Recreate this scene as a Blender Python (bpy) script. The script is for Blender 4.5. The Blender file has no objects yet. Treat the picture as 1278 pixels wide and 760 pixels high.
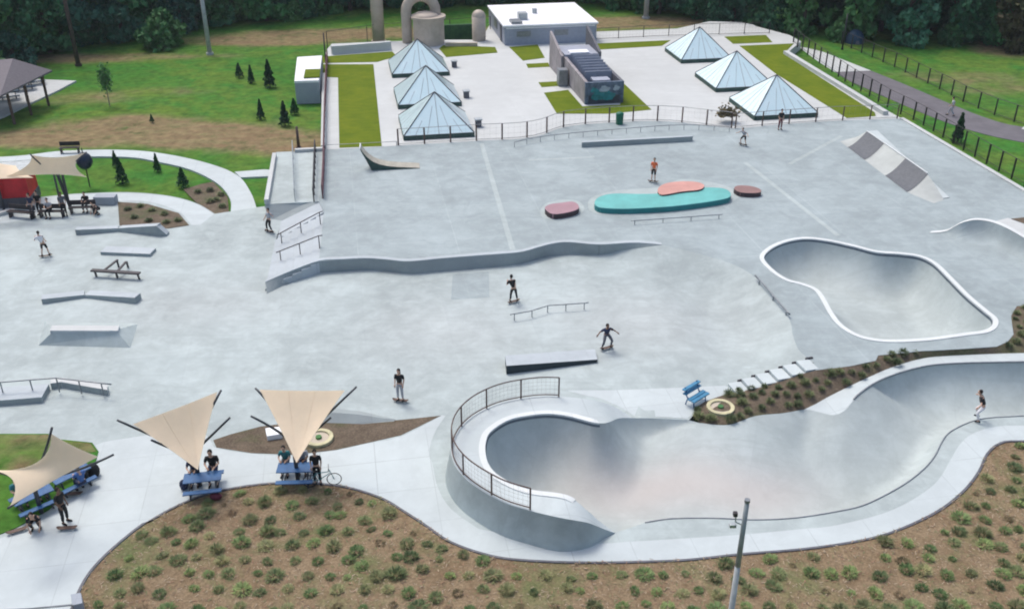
import bpy, bmesh, math, random
import numpy as np
from mathutils import Vector, Matrix
from mathutils.geometry import delaunay_2d_cdt
R = math.radians
random.seed(7); rng = np.random.default_rng(7)
S = bpy.context.scene
COL = S.collection
# ------------------------------------------------------------------ camera
FPX, CX, CY, PITCH, HC = 1200.0, 639.0, 380.0, R(28.07), 26.0
cam = bpy.data.cameras.new('camera'); camo = bpy.data.objects.new('camera', cam); COL.objects.link(camo)
camo.location = (0, 0, HC); camo.rotation_euler = (math.pi/2-PITCH, 0, 0)
cam.sensor_width = 36; cam.lens = 36*FPX/1278; cam.clip_end = 4000; cam.clip_start = .5
S.camera = camo
def P(px, py, z=0.0):
    """survey: a point of the photo known to lie at height z -> world"""
    u = (px-CX)/FPX; v = (py-CY)/FPX
    dy = math.cos(PITCH)-v*math.sin(PITCH); dz = -math.sin(PITCH)-v*math.cos(PITCH)
    t = (z-HC)/dz
    return Vector((u*t, dy*t, z))
def PL(pts, z=0.0):
    return [P(p[0], p[1], p[2] if len(p) > 2 else z) for p in pts]
YAW = R(10)                                  # the site grid is turned against the view
UX = Vector((math.cos(YAW), math.sin(YAW), 0)); UY = Vector((-math.sin(YAW), math.cos(YAW), 0)); UZ = Vector((0, 0, 1))
def smooth(pts, step=.35, closed=False):
    n = len(pts); out = []
    rngk = range(n if closed else n-1)
    g = (lambda i: pts[i % n]) if closed else (lambda i: pts[min(max(i, 0), n-1)])
    for i in rngk:
        a, b, c, d = g(i-1), g(i), g(i+1), g(i+2)
        m = max(1, int((c-b).length/step))
        for k in range(m):
            t = k/m
            # centripetal-ish (plain Catmull-Rom with reduced tension)
            out.append(b+(c-a)*(.5*t)+(2*a-5*b+4*c-d)*(.5*t*t)+(-a+3*b-3*c+d)*(.5*t**3))
    if not closed: out.append(pts[-1].copy())
    return out
# ------------------------------------------------------------------ materials
M = {}
def newmat(name):
    m = bpy.data.materials.new(name); m.use_nodes = True; M[name] = m
    nt = m.node_tree; b = nt.nodes['Principled BSDF']
    return m, nt, b
def N(nt, typ, **kw):
    n = nt.nodes.new(typ)
    for k, v in kw.items():
        if k.startswith('i_'):
            key = k[2:]; key = int(key) if key.isdigit() else key.replace('_', ' ')
            n.inputs[key].default_value = v
        else: setattr(n, k, v)
    return n
def mixc(nt, fac, a, b, mode='MIX'):
    n = nt.nodes.new('ShaderNodeMix'); n.data_type = 'RGBA'; n.blend_type = mode
    for s, v in ((0, fac), (6, a), (7, b)):
        if hasattr(v, 'is_output') or isinstance(v, bpy.types.NodeSocket): nt.links.new(v, n.inputs[s])
        else: n.inputs[s].default_value = v if s == 0 else (tuple(v)+(1,) if len(v) == 3 else v)
    return n.outputs[2]
def ramp(nt, src, a, b, ca=(0, 0, 0), cb=(1, 1, 1)):
    r = nt.nodes.new('ShaderNodeValToRGB'); nt.links.new(src, r.inputs[0])
    r.color_ramp.elements[0].position = a; r.color_ramp.elements[1].position = b
    r.color_ramp.elements[0].color = tuple(ca)+(1,); r.color_ramp.elements[1].color = tuple(cb)+(1,)
    return r.outputs[0]
def coords(nt, rot=0.0, scale=(1, 1, 1), obj=True):
    t = N(nt, 'ShaderNodeTexCoord'); mp = N(nt, 'ShaderNodeMapping')
    mp.inputs['Rotation'].default_value = (0, 0, rot); mp.inputs['Scale'].default_value = scale
    nt.links.new(t.outputs['Object' if obj else 'Generated'], mp.inputs[0]); return mp.outputs[0]
def noise(nt, co, scale, detail=4, rough=.6, dist=0.0):
    n = N(nt, 'ShaderNodeTexNoise'); nt.links.new(co, n.inputs['Vector'])
    n.inputs['Scale'].default_value = scale; n.inputs['Detail'].default_value = detail
    n.inputs['Roughness'].default_value = rough; n.inputs['Distortion'].default_value = dist
    return n.outputs[0]
def bump(nt, b, h, strength=.3, dist=.05):
    n = N(nt, 'ShaderNodeBump'); n.inputs['Strength'].default_value = strength; n.inputs['Distance'].default_value = dist
    nt.links.new(h, n.inputs['Height']); nt.links.new(n.outputs[0], b.inputs['Normal'])
def concrete(name, c1, c2, seam, panel=4.5, rough=.75, mot=.45, streak=True, attr=None, attrcol=None, seamw=.01, rot=-YAW, mixp=.5):
    m, nt, b = newmat(name)
    co = coords(nt, rot)
    br = N(nt, 'ShaderNodeTexBrick'); nt.links.new(co, br.inputs['Vector']); br.offset = 0
    br.inputs['Scale'].default_value = 1; br.inputs['Brick Width'].default_value = panel; br.inputs['Row Height'].default_value = panel*.9
    br.inputs['Mortar Size'].default_value = seamw; br.inputs['Mortar Smooth'].default_value = .3; br.inputs['Bias'].default_value = 0
    br.inputs['Color1'].default_value = tuple(c1)+(1,); br.inputs['Color2'].default_value = tuple(c2)+(1,); br.inputs['Mortar'].default_value = tuple(seam)+(1,)
    c = br.outputs[0]
    mean = tuple((x+y)/2 for x, y in zip(c1, c2))
    n1 = noise(nt, co, .16, 6, .62, .6)
    c = mixc(nt, ramp(nt, n1, .35, .68), c, tuple(x*(1-mot*.55) for x in mean))
    n2 = noise(nt, co, .9, 6, .7, .3)
    g = nt.nodes.new('ShaderNodeMath'); g.operation = 'MULTIPLY'; g.inputs[1].default_value = mot
    nt.links.new(ramp(nt, n2, .42, .75), g.inputs[0])
    c = mixc(nt, g.outputs[0], c, tuple(min(1, x*1.32) for x in mean))
    n5 = noise(nt, co, .42, 8, .75, 1.2); c = mixc(nt, ramp(nt, n5, .5, .72), c, tuple(x*(1-mot*.42) for x in mean))
    if streak:
        co2 = coords(nt, rot+R(14), (.12, 1.1, 1))
        n3 = noise(nt, co2, 1.0, 5, .6, .4)
        g2 = nt.nodes.new('ShaderNodeMath'); g2.operation = 'MULTIPLY'; g2.inputs[1].default_value = .17
        nt.links.new(ramp(nt, n3, .5, .72), g2.inputs[0])
        c = mixc(nt, g2.outputs[0], c, tuple(x*.8 for x in mean))
    if streak:
        for ang, ln in ((R(35), .5), (R(-50), .52)):
            c3 = coords(nt, rot+ang, (.07, 3.2, 1)); n6 = noise(nt, c3, 1.0, 3, .5, .15); g6 = nt.nodes.new('ShaderNodeMath'); g6.operation = 'MULTIPLY'; g6.inputs[1].default_value = .16
            nt.links.new(ramp(nt, n6, .60, .66), g6.inputs[0]); c = mixc(nt, g6.outputs[0], c, tuple(x*.72 for x in mean))
    if attr:
        a = N(nt, 'ShaderNodeAttribute'); a.attribute_name = attr
        c = mixc(nt, a.outputs['Fac'], c, attrcol)
    n4 = noise(nt, co, 14, 3, .6)
    c = mixc(nt, ramp(nt, n4, .35, .75), c, tuple(x*.9 for x in mean), 'MIX') if False else c
    nt.links.new(c, b.inputs['Base Color']); b.inputs['Roughness'].default_value = rough
    b.inputs['Specular IOR Level'].default_value = .3
    bump(nt, b, noise(nt, co, 6, 5, .7), .15, .02)
    return m
concrete('park_concrete', (.41, .473, .475), (.365, .425, .43), (.35, .40, .41), 4.6, mot=.52, seamw=.022, attr='tint', attrcol=(.50, .42, .42))
concrete('deck_concrete', (.335, .395, .408), (.298, .353, .37), (.39, .455, .465), 6.2, mot=.5, seamw=.03)
concrete('bowl_concrete', (.42, .475, .475), (.39, .445, .445), (.34, .39, .4), 3.1, mot=.42, attr='tint', attrcol=(.56, .475, .435), rot=.3)
concrete('walk_concrete', (.485, .545, .555), (.455, .51, .525), (.33, .37, .38), 2.4, mot=.26, streak=False, seamw=.018)
concrete('white_concrete', (.505, .53, .53), (.475, .50, .50), (.43, .455, .455), 5, mot=.2, seamw=.02)
concrete('shaded_concrete', (.30, .345, .35), (.27, .31, .32), (.2, .23, .24), 2.2, mot=.3)  # darker copy of the concrete: shade on upright faces put into colour
concrete('ledge_concrete', (.42, .47, .50), (.40, .45, .48), (.3, .34, .37), 2.0, mot=.3)
concrete('coping_concrete', (.64, .675, .675), (.58, .62, .625), (.42, .45, .45), .8, mot=.12, streak=False)
concrete('kiosk_concrete', (.33, .37, .42), (.31, .35, .40), (.28, .3, .33), 2.0, mot=.2)
concrete('beige_concrete', (.50, .44, .36), (.47, .42, .34), (.4, .36, .3), 2.0, mot=.25)
def flat(name, col, rough=.6, metal=0.0, var=.25, scale=3.0, spec=.4, trans=0.0, bmp=0.0):
    m, nt, b = newmat(name); co = coords(nt)
    n = noise(nt, co, scale, 5, .6)
    c = mixc(nt, ramp(nt, n, .3, .7), tuple(x*(1-var) for x in col), tuple(min(1, x*(1+var*.6)) for x in col))
    nt.links.new(c, b.inputs['Base Color']); b.inputs['Roughness'].default_value = rough
    b.inputs['Metallic'].default_value = metal; b.inputs['Specular IOR Level'].default_value = spec
    b.inputs['Transmission Weight'].default_value = trans
    if bmp: bump(nt, b, n, bmp, .03)
    return m
flat('dark_steel', (.045, .04, .045), .45, .3); flat('grey_steel', (.22, .24, .26), .4, .5); flat('brown_rail', (.12, .05, .06), .6)
flat('rust_post', (.10, .065, .055), .7); flat('galv', (.38, .42, .44), .45, .6)
flat('sail_fabric', (.95, .82, .64), .8, var=.06, scale=1.2)
def translucent_fabric():
    nt = M['sail_fabric'].node_tree; b = nt.nodes['Principled BSDF']; out = nt.nodes['Material Output']; t = N(nt, 'ShaderNodeBsdfTranslucent'); mx = N(nt, 'ShaderNodeMixShader'); mx.inputs[0].default_value = .35
    nt.links.new(b.inputs['Base Color'].links[0].from_socket, t.inputs[0]); nt.links.new(b.outputs[0], mx.inputs[1]); nt.links.new(t.outputs[0], mx.inputs[2]); nt.links.new(mx.outputs[0], out.inputs[0])
translucent_fabric(); flat('sail_mast', (.06, .065, .075), .4, .4)
flat('table_blue', (.02, .10, .25), .5); flat('table_blue_pale', (.05, .22, .38), .5)
flat('red_panel', (.50, .02, .03), .55, var=.3, scale=1); flat('orange_panel', (.7, .22, .08), .6)
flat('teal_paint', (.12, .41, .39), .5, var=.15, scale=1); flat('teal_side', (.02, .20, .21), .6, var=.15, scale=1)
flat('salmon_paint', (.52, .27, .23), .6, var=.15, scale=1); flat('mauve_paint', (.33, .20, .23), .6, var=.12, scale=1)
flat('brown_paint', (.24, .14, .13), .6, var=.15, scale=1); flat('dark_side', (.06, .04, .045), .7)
flat('ramp_green', (.03, .07, .06), .6); flat('ramp_tan', (.36, .345, .29), .6); flat('ramp_tile', (.11, .12, .135), .7, var=.2, scale=5)
flat('box_shade', (.02, .035, .045), .6); flat('bank_light', (.40, .43, .42), .8, var=.15, scale=.8)
flat('white_roof', (.78, .80, .83), .6, var=.05); flat('wall_grey', (.30, .33, .40), .7, var=.12); flat('wall_beige', (.40, .38, .35), .7)
flat('charcoal', (.10, .105, .125), .6, var=.3); flat('brown_wall', (.28, .26, .27), .8, var=.3, scale=1); flat('mural_blue', (.10, .14, .20), .7, var=.6, scale=2)
flat('mural_teal', (.03, .22, .24), .7, var=.5, scale=2); flat('mural_pale', (.35, .42, .48), .7, var=.3)
flat('beige_pipe', (.44, .38, .32), .55, var=.2, scale=1); flat('pavilion_roof', (.17, .155, .17), .85, var=.15, scale=6)
flat('asphalt', (.13, .125, .14), .9, var=.2, scale=.8); flat('skin_light', (.52, .33, .24), .5, var=.05); flat('skin_dark', (.20, .11, .07), .5, var=.05)
flat('black_cloth', (.012, .013, .016), .8); flat('white_cloth', (.68, .68, .70), .8, var=.06); flat('grey_cloth', (.36, .38, .42), .8)
flat('orange_cloth', (.75, .16, .06), .8); flat('navy_cloth', (.02, .03, .075), .8); flat('blue_cloth', (.05, .12, .32), .8); flat('teal_cloth', (.03, .17, .19), .8)
flat('hair_dark', (.015, .01, .008), .7); flat('rubber', (.02, .02, .02), .7); flat('board_wood', (.10, .06, .045), .6); flat('wheel_white', (.6, .6, .55), .5)
flat('green_plastic', (.0, .12, .07), .5); flat('tent_blue', (.012, .05, .10), .6); flat('ring_yellow', (.50, .47, .30), .8, var=.25)
flat('bark', (.075, .055, .045), .9, var=.4, bmp=.5); flat('bark_pale', (.22, .20, .17), .9); flat('pole_grey', (.40, .42, .43), .75, var=.25); flat('pole_dark', (.26, .29, .31), .7, var=.2)
flat('maroon_cloth', (.12, .02, .035), .8); flat('white_plastic', (.75, .78, .8), .5, var=.04); flat('dusk_blue', (.008, .02, .045), .35)
def glassmat():
    m, nt, b = newmat('skylight_glass'); co = coords(nt)
    n = noise(nt, co, .8, 3)
    c = mixc(nt, n, (.56, .74, .78), (.68, .82, .85)); nt.links.new(c, b.inputs['Base Color'])
    b.inputs['Roughness'].default_value = .18; b.inputs['Coat Weight'].default_value = .5; b.inputs['Coat Roughness'].default_value = .05
glassmat()
def foliage(name, c1, c2, scale=.9, trans=.25):
    m, nt, b = newmat(name); co = coords(nt)
    n = noise(nt, co, scale, 3, .6); oi = N(nt, 'ShaderNodeObjectInfo')
    c = mixc(nt, ramp(nt, n, .35, .68), c1, c2)
    hs = N(nt, 'ShaderNodeHueSaturation'); nt.links.new(c, hs.inputs['Color'])
    mr = N(nt, 'ShaderNodeMapRange'); nt.links.new(oi.outputs['Random'], mr.inputs[0]); mr.inputs[3].default_value = .65; mr.inputs[4].default_value = 1.35
    mr2 = N(nt, 'ShaderNodeMapRange'); nt.links.new(oi.outputs['Random'], mr2.inputs[0]); mr2.inputs[3].default_value = .52; mr2.inputs[4].default_value = .475
    nt.links.new(mr.outputs[0], hs.inputs['Value']); nt.links.new(mr2.outputs[0], hs.inputs['Hue'])
    nt.links.new(hs.outputs[0], b.inputs['Base Color']); b.inputs['Roughness'].default_value = .65
    b.inputs['Specular IOR Level'].default_value = .2
foliage('leaf_dark', (.03, .115, .06), (.075, .21, .09), .35)
foliage('leaf_mid', (.04, .135, .05), (.10, .235, .075), .4)
foliage('leaf_cool', (.035, .13, .085), (.085, .215, .135), .4)
foliage('leaf_brown', (.10, .07, .04), (.06, .08, .03), .4)
foliage('needle', (.02, .065, .035), (.045, .12, .05), 2)
foliage('tuft_green', (.13, .205, .07), (.20, .28, .115), 3)
foliage('tuft_olive', (.19, .215, .095), (.265, .28, .14), 3)
foliage('tuft_dark', (.10, .145, .06), (.165, .21, .095), 3)
foliage('tuft_dry', (.16, .12, .07), (.22, .18, .10), 3)
def ground_mats():
    m, nt, b = newmat('lawn'); co = coords(nt)
    n1 = noise(nt, co, .07, 6, .65, .8); n2 = noise(nt, co, 1.2, 5, .7); n3 = noise(nt, co, .25, 5, .7, .5)
    c = mixc(nt, ramp(nt, n1, .38, .62), (.05, .15, .022), (.11, .18, .03))
    c = mixc(nt, ramp(nt, n3, .45, .65), c, (.04, .165, .025))
    a = N(nt, 'ShaderNodeAttribute'); a.attribute_name = 'dirt'
    ad = nt.nodes.new('ShaderNodeMath'); ad.operation = 'MULTIPLY_ADD'; nt.links.new(n3, ad.inputs[0]); ad.inputs[1].default_value = .9
    sb = nt.nodes.new('ShaderNodeMath'); sb.operation = 'SUBTRACT'; nt.links.new(a.outputs['Fac'], sb.inputs[0]); sb.inputs[1].default_value = .45
    nt.links.new(sb.outputs[0], ad.inputs[2])
    co2 = coords(nt, R(4), (.25, 1.6, 1)); n4 = noise(nt, co2, .8, 5, .7)
    d = mixc(nt, ramp(nt, n4, .35, .65), (.20, .135, .08), (.215, .185, .095))
    c = mixc(nt, ramp(nt, ad.outputs[0], .25, .62), c, d)
    c = mixc(nt, ramp(nt, n2, .3, .8), c, (.06, .10, .025), 'MIX') if False else c
    n7 = noise(nt, co, .45, 7, .75, .5); c = mixc(nt, ramp(nt, n7, .52, .74), c, (.035, .095, .02)); mm = mixc(nt, ramp(nt, n2, .3, .72), (.62, .62, .62), (1.3, 1.3, 1.3)); c = mixc(nt, 1.0, c, mm, 'MULTIPLY')
    nt.links.new(c, b.inputs['Base Color']); b.inputs['Roughness'].default_value = .95; b.inputs['Specular IOR Level'].default_value = .1
    bump(nt, b, n2, .6, .15)
    m, nt, b = newmat('roof_grass'); co = coords(nt, -YAW, (1, 1, 1)); co2 = coords(nt, -YAW, (.5, 4, 1))
    n1 = noise(nt, co, .5, 5, .7); n2 = noise(nt, co2, 1, 4, .7)
    c = mixc(nt, ramp(nt, n1, .35, .65), (.088, .135, .008), (.135, .17, .012)); c = mixc(nt, ramp(nt, n2, .5, .8), c, (.06, .10, .008))
    nt.links.new(c, b.inputs['Base Color']); b.inputs['Roughness'].default_value = .95; b.inputs['Specular IOR Level'].default_value = .1
    bump(nt, b, n1, .5, .1)
    for nm, ca, cb, cc in (('mulch', (.29, .22, .14), (.21, .15, .09), (.17, .185, .085)), ('dark_mulch', (.175, .14, .105), (.125, .10, .075), (.11, .12, .065))):
        m, nt, b = newmat(nm); co = coords(nt)
        n1 = noise(nt, co, .9, 6, .75, .4); n2 = noise(nt, co, 9, 6, .8, .3); n3 = noise(nt, co, .3, 6, .7, .4)
        c = mixc(nt, ramp(nt, n1, .4, .65), ca, cb); c = mixc(nt, ramp(nt, n3, .5, .66), c, cc)
        mm = mixc(nt, ramp(nt, n2, .3, .72), (.5, .5, .5), (1.35, 1.35, 1.35)); c = mixc(nt, 1.0, c, mm, 'MULTIPLY')
        nt.links.new(c, b.inputs['Base Color']); b.inputs['Roughness'].default_value = .95; b.inputs['Specular IOR Level'].default_value = .1
        bump(nt, b, n2, .8, .08)
ground_mats()
# ------------------------------------------------------------------ object helpers
def tag(o, label=None, cat=None, group=None, kind=None):
    if label: o['label'] = label
    if cat: o['category'] = cat
    if group: o['group'] = group
    if kind: o['kind'] = kind
    return o
def link(name, me, mat=None, parent=None, loc=None, rot=None):
    o = bpy.data.objects.new(name, me); COL.objects.link(o)
    if mat is not None and me is not None and len(me.materials) == 0:
        for m_ in (mat if isinstance(mat, (list, tuple)) else [mat]): me.materials.append(M[m_] if isinstance(m_, str) else m_)
    if parent is not None: o.parent = parent
    if loc is not None: o.location = loc
    if rot is not None: o.rotation_euler = (0, 0, rot)
    return o
def empty(name, loc, label, cat, group=None, rot=0.0):
    o = bpy.data.objects.new(name, None); COL.objects.link(o); o.location = loc; o.rotation_euler = (0, 0, rot); o.empty_display_size = .2
    return tag(o, label, cat, group)
class MB:
    """collects shapes for ONE mesh"""
    def __init__(s): s.v = []; s.f = []; s.mi = []
    def add(s, vs, fs, mi=0):
        b = len(s.v); s.v += [tuple(v) for v in vs]; s.f += [tuple(i+b for i in f) for f in fs]; s.mi += [mi]*len(fs)
        return s
    def box(s, c, size, rot=0.0, mi=0):
        cx, cy, cz = c; a, b_, h = size[0]/2, size[1]/2, size[2]/2; co, si = math.cos(rot), math.sin(rot); vs = []
        for z in (-h, h):
            for x, y in ((-a, -b_), (a, -b_), (a, b_), (-a, b_)): vs.append((cx+x*co-y*si, cy+x*si+y*co, cz+z))
        return s.add(vs, [(3, 2, 1, 0), (4, 5, 6, 7), (0, 1, 5, 4), (1, 2, 6, 5), (2, 3, 7, 6), (3, 0, 4, 7)], mi)
    def tube(s, pts, r, n=8, mi=0, cap=True, closed=False):
        pts = [Vector(p) for p in pts]; rs = r if isinstance(r, (list, tuple)) else [r]*len(pts)
        m = len(pts); rings = []; prev = None
        for i, p in enumerate(pts):
            if closed: t = pts[(i+1) % m]-pts[i-1]
            else: t = pts[min(i+1, m-1)]-pts[max(i-1, 0)]
            t.normalize()
            a = prev if prev is not None else (Vector((0, 0, 1)) if abs(t.z) < .9 else Vector((1, 0, 0)))
            x = a-t*a.dot(t)
            if x.length < 1e-4: x = Vector((1, 0, 0))-t*t.x
            x.normalize(); y = t.cross(x); prev = x
            rings.append([p+x*(rs[i]*math.cos(2*math.pi*k/n))+y*(rs[i]*math.sin(2*math.pi*k/n)) for k in range(n)])
        vs = [v for r_ in rings for v in r_]; fs = []
        for i in range(m if closed else m-1):
            j = (i+1) % m
            for k in range(n): fs.append((i*n+k, i*n+(k+1) % n, j*n+(k+1) % n, j*n+k))
        if cap and not closed: fs += [tuple(range(n-1, -1, -1)), tuple((m-1)*n+k for k in range(n))]
        return s.add(vs, fs, mi)
    def prism(s, poly, z0, z1, mi=0, mside=None):
        """poly: list of xy; z0/z1 scalars or lists"""
        n = len(poly); f0 = z0 if isinstance(z0, (list, tuple)) else [z0]*n; f1 = z1 if isinstance(z1, (list, tuple)) else [z1]*n
        ar = sum(poly[i][0]*poly[(i+1) % n][1]-poly[(i+1) % n][0]*poly[i][1] for i in range(n))
        idx = list(range(n)) if ar > 0 else list(range(n-1, -1, -1))
        vs = [(poly[i][0], poly[i][1], f0[i]) for i in idx]+[(poly[i][0], poly[i][1], f1[i]) for i in idx]
        s.add(vs, [tuple(range(n-1, -1, -1)), tuple(range(n, 2*n))], mi)
        return s.add(vs, [(i, (i+1) % n, n+(i+1) % n, n+i) for i in range(n)], mi if mside is None else mside)
    def ball(s, c, r, sc=(1, 1, 1), seg=10, rg=7, mi=0):
        vs = []; fs = []
        for i in range(rg+1):
            th = math.pi*i/rg
            for k in range(seg):
                ph = 2*math.pi*k/seg
                vs.append((c[0]+r*sc[0]*math.sin(th)*math.cos(ph), c[1]+r*sc[1]*math.sin(th)*math.sin(ph), c[2]+r*sc[2]*math.cos(th)))
        for i in range(rg):
            for k in range(seg): fs.append((i*seg+k, (i+1)*seg+k, (i+1)*seg+(k+1) % seg, i*seg+(k+1) % seg))
        return s.add(vs, fs, mi)
    def cyl(s, c, r, h, n=16, mi=0, r2=None):
        return s.tube([(c[0], c[1], c[2]), (c[0], c[1], c[2]+h)], [r, r if r2 is None else r2], n, mi)
    def mesh(s, name, mats, sm=False):
        me = bpy.data.meshes.new(name); me.from_pydata(s.v, [], s.f); me.update()
        for m_ in (mats if isinstance(mats, (list, tuple)) else [mats]): me.materials.append(M[m_])
        me.polygons.foreach_set('material_index', s.mi)
        if sm: me.polygons.foreach_set('use_smooth', [True]*len(me.polygons))
        me.update(); return me
    def build(s, name, mats, parent=None, sm=False, bevel=0.0, loc=None, rot=None):
        me = s.mesh(name, mats, sm)
        if bevel:
            bm = bmesh.new(); bm.from_mesh(me); bmesh.ops.remove_doubles(bm, verts=bm.verts, dist=1e-4)
            es = [e for e in bm.edges if len(e.link_faces) == 2 and e.calc_face_angle(0) > .5]
            bmesh.ops.bevel(bm, geom=es, offset=bevel, segments=2, affect='EDGES', profile=.6)
            bm.to_mesh(me); bm.free()
        return link(name, me, None, parent, loc, rot)
def local(root, p):                      # world -> local of an unscaled z-rotated empty
    d = Vector(p)-root.location; a = -root.rotation_euler.z
    return Vector((d.x*math.cos(a)-d.y*math.sin(a), d.x*math.sin(a)+d.y*math.cos(a), d.z))
def dup(root, loc, rot=None, label=None, group=None):
    r = root.copy(); COL.objects.link(r); r.location = loc
    if rot is not None: r.rotation_euler = (0, 0, rot)
    if label: r['label'] = label
    if group: r['group'] = group
    for ch in list(root.children):
        c = ch.copy(); COL.objects.link(c); c.parent = r
        for g in list(ch.children):
            d = g.copy(); COL.objects.link(d); d.parent = c
    return r
# ------------------------------------------------------------------ terrain TINs
def inside(poly, pts):
    x, y = pts[:, 0], pts[:, 1]; px = poly[:, 0]; py = poly[:, 1]; n = len(px); r = np.zeros(len(x), bool); j = n-1
    for i in range(n):
        c = ((py[i] > y) != (py[j] > y))
        if py[i] != py[j]:
            r ^= c & (x < (px[j]-px[i])*(y-py[i])/(py[j]-py[i])+px[i])
        j = i
    return r
def mind(pts, line):
    out = np.full(len(pts), 1e9); idx = np.zeros(len(pts), int)
    for s0 in range(0, len(pts), 4000):
        q = pts[s0:s0+4000]; d = np.hypot(q[:, None, 0]-line[None, :, 0], q[:, None, 1]-line[None, :, 1])
        out[s0:s0+4000] = d.min(1); idx[s0:s0+4000] = d.argmin(1)
    return out, idx
def tin(name, outer, mat, holes=(), lines=(), grid=None, zf=None, extra=None, skirt=0.0, tint=None, attr='tint', parent=None, skmat=None, gap=.55):
    """triangulated sheet through 3-D outlines; zf(xy array)->z for inner points"""
    V = []; E = []; Z = []
    for loop, closed in [(outer, True)]+[(h, True) for h in holes]+[(l, False) for l in lines]:
        b = len(V); n = len(loop)
        for p in loop: V.append((p.x, p.y)); Z.append(p.z)
        E += [(b+i, b+i+1) for i in range(n-1)]
        if closed: E.append((b+n-1, b))
    op = np.array([(p.x, p.y) for p in outer]); hp = [np.array([(p.x, p.y) for p in h]) for h in holes]
    pts = []
    if grid:
        x0, y0 = op.min(0); x1, y1 = op.max(0)
        gx, gy = np.meshgrid(np.arange(x0, x1, grid), np.arange(y0, y1, grid)); g = np.stack([gx.ravel(), gy.ravel()], 1)
        g[:, 0] += (np.round((g[:, 1]-y0)/grid) % 2)*grid*.5
        k = inside(op, g)
        for h in hp: k &= ~inside(h, g)
        g = g[k]; bl = np.array(V); d, _ = mind(g, bl); g = g[d > grid*gap]; pts.append(g)
    if extra is not None and len(extra): pts.append(np.array(extra)[:, :2])
    if pts:
        g = np.concatenate(pts); gz = zf(g); V += [tuple(p) for p in g]; Z += list(gz)
    r = delaunay_2d_cdt([Vector(v) for v in V], E, [], 0, 1e-5)
    vo = np.array([(v.x, v.y) for v in r[0]]); orig = r[3]; za = np.zeros(len(vo)); Va = np.array(V)
    for i, oo in enumerate(orig):
        if len(oo): za[i] = Z[oo[0]]
        else: za[i] = Z[int(np.argmin(np.hypot(*(Va-vo[i]).T)))]
    tri = np.array([list(f) for f in r[2]]); cen = vo[tri].mean(1); k = inside(op, cen)
    for h in hp: k &= ~inside(h, cen)
    tri = tri[k]
    a = vo[tri]; cr = (a[:, 1, 0]-a[:, 0, 0])*(a[:, 2, 1]-a[:, 0, 1])-(a[:, 1, 1]-a[:, 0, 1])*(a[:, 2, 0]-a[:, 0, 0])
    tri[cr < 0] = tri[cr < 0][:, ::-1]
    vs = [(vo[i, 0], vo[i, 1], za[i]) for i in range(len(vo))]; fs = [tuple(int(q) for q in t) for t in tri]; ntop = len(fs)
    if skirt:
        for loop, sg in [(outer, 1)]+[(h, -1) for h in holes]:
            n = len(loop); b = len(vs)
            ar = sum(loop[i].x*loop[(i+1) % n].y-loop[(i+1) % n].x*loop[i].y for i in range(n))*sg
            vs += [tuple(p) for p in loop]+[(p.x, p.y, p.z-skirt) for p in loop]
            for i in range(n):
                j = (i+1) % n; q = (b+i, b+n+i, b+n+j, b+j); fs.append(q if ar > 0 else q[::-1])
    me = bpy.data.meshes.new(name); me.from_pydata(vs, [], fs); me.materials.append(M[mat])
    if skmat: me.materials.append(M[skmat])
    sm = np.zeros(len(fs), bool); sm[:ntop] = True; me.polygons.foreach_set('use_smooth', sm)
    if skmat:
        mi = np.ones(len(fs), int); mi[:ntop] = 0; me.polygons.foreach_set('material_index', mi)
    if tint is not None:
        at = me.attributes.new(attr, 'FLOAT', 'POINT'); va = np.array(vs); at.data.foreach_set('value', np.clip(tint(va), 0, 1).astype(np.float32))
    me.update(); return link(name, me, None, parent)
def struct(o): o['kind'] = 'structure'; return o
def ring_pts(rim, offs, inward=1):
    n = len(rim); out = []; A = np.array([(p.x, p.y) for p in rim])
    ar = sum(A[i, 0]*A[(i+1) % n, 1]-A[(i+1) % n, 0]*A[i, 1] for i in range(n)); sg = 1 if ar > 0 else -1
    for o in offs:
        q = []
        for i in range(n):
            t = A[(i+1) % n]-A[i-1]; t = t/(np.hypot(*t)+1e-9); nn = np.array((-t[1], t[0]))*sg*inward; q.append(A[i]+nn*o)
        q = np.array(q); d, _ = mind(q, A); k = (d > o*.93) & (inside(A, q) if inward > 0 else ~inside(A, q)); out.append(q[k])
    return np.concatenate(out)
def prof(t, s=.95):
    u = np.clip(1-t, 0, 1)*s; return (1-np.sqrt(1-u*u))/(1-math.sqrt(1-s*s))
def gentle(t):
    u = np.clip(1-t, 0, 1); return u*u*(3-2*u)*.35+u*u*.65
UP = .8
# --- lines of the site (pixel surveys)
ledge_top = [(398, 326), (425, 324), (458, 322.6), (485, 324.5), (510, 326.5), (555, 322.5), (600, 319), (630, 316.8), (652, 314.5), (675, 308), (692, 304), (710, 302.6), (747, 305.5), (787, 303.4), (812, 304.5), (826, 306)]
ledge_bot = [(333, 367, 0), (358, 354.7, 0), (380, 346, 0), (405, 339, 0), (432, 336, 0), (458, 335, 0), (485, 338, 0), (510, 342, 0), (560, 338.5, 0), (600, 335, 0), (630, 332.4, 0), (652, 328.5, 0), (675, 322, 0), (705, 318.5, 0), (745, 316.5, .1), (784, 311.5, .4), (826, 306, .8)]
crest = [(826, 306), (870, 316), (915, 330), (942, 346), (965, 372), (985, 398), (990, 420), (998, 438), (1015, 452)]
fence_line = [(404, 187), (450, 185), (497, 182), (550, 179), (600, 176), (650, 173.5), (677, 168.5), (691, 163), (706, 158.5), (730, 155.5), (770, 153), (806, 151.5), (840, 152.5), (870, 155.5), (896, 158.5), (913, 160.5), (940, 159), (980, 155), (1040, 151), (1090, 149.5), (1125, 148)]
LT = smooth(PL(ledge_top, UP), .3); LB = smooth(PL(ledge_bot), .3); CR = smooth(PL(crest, UP), .4); FL = smooth(PL(fence_line, UP), .6)
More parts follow.
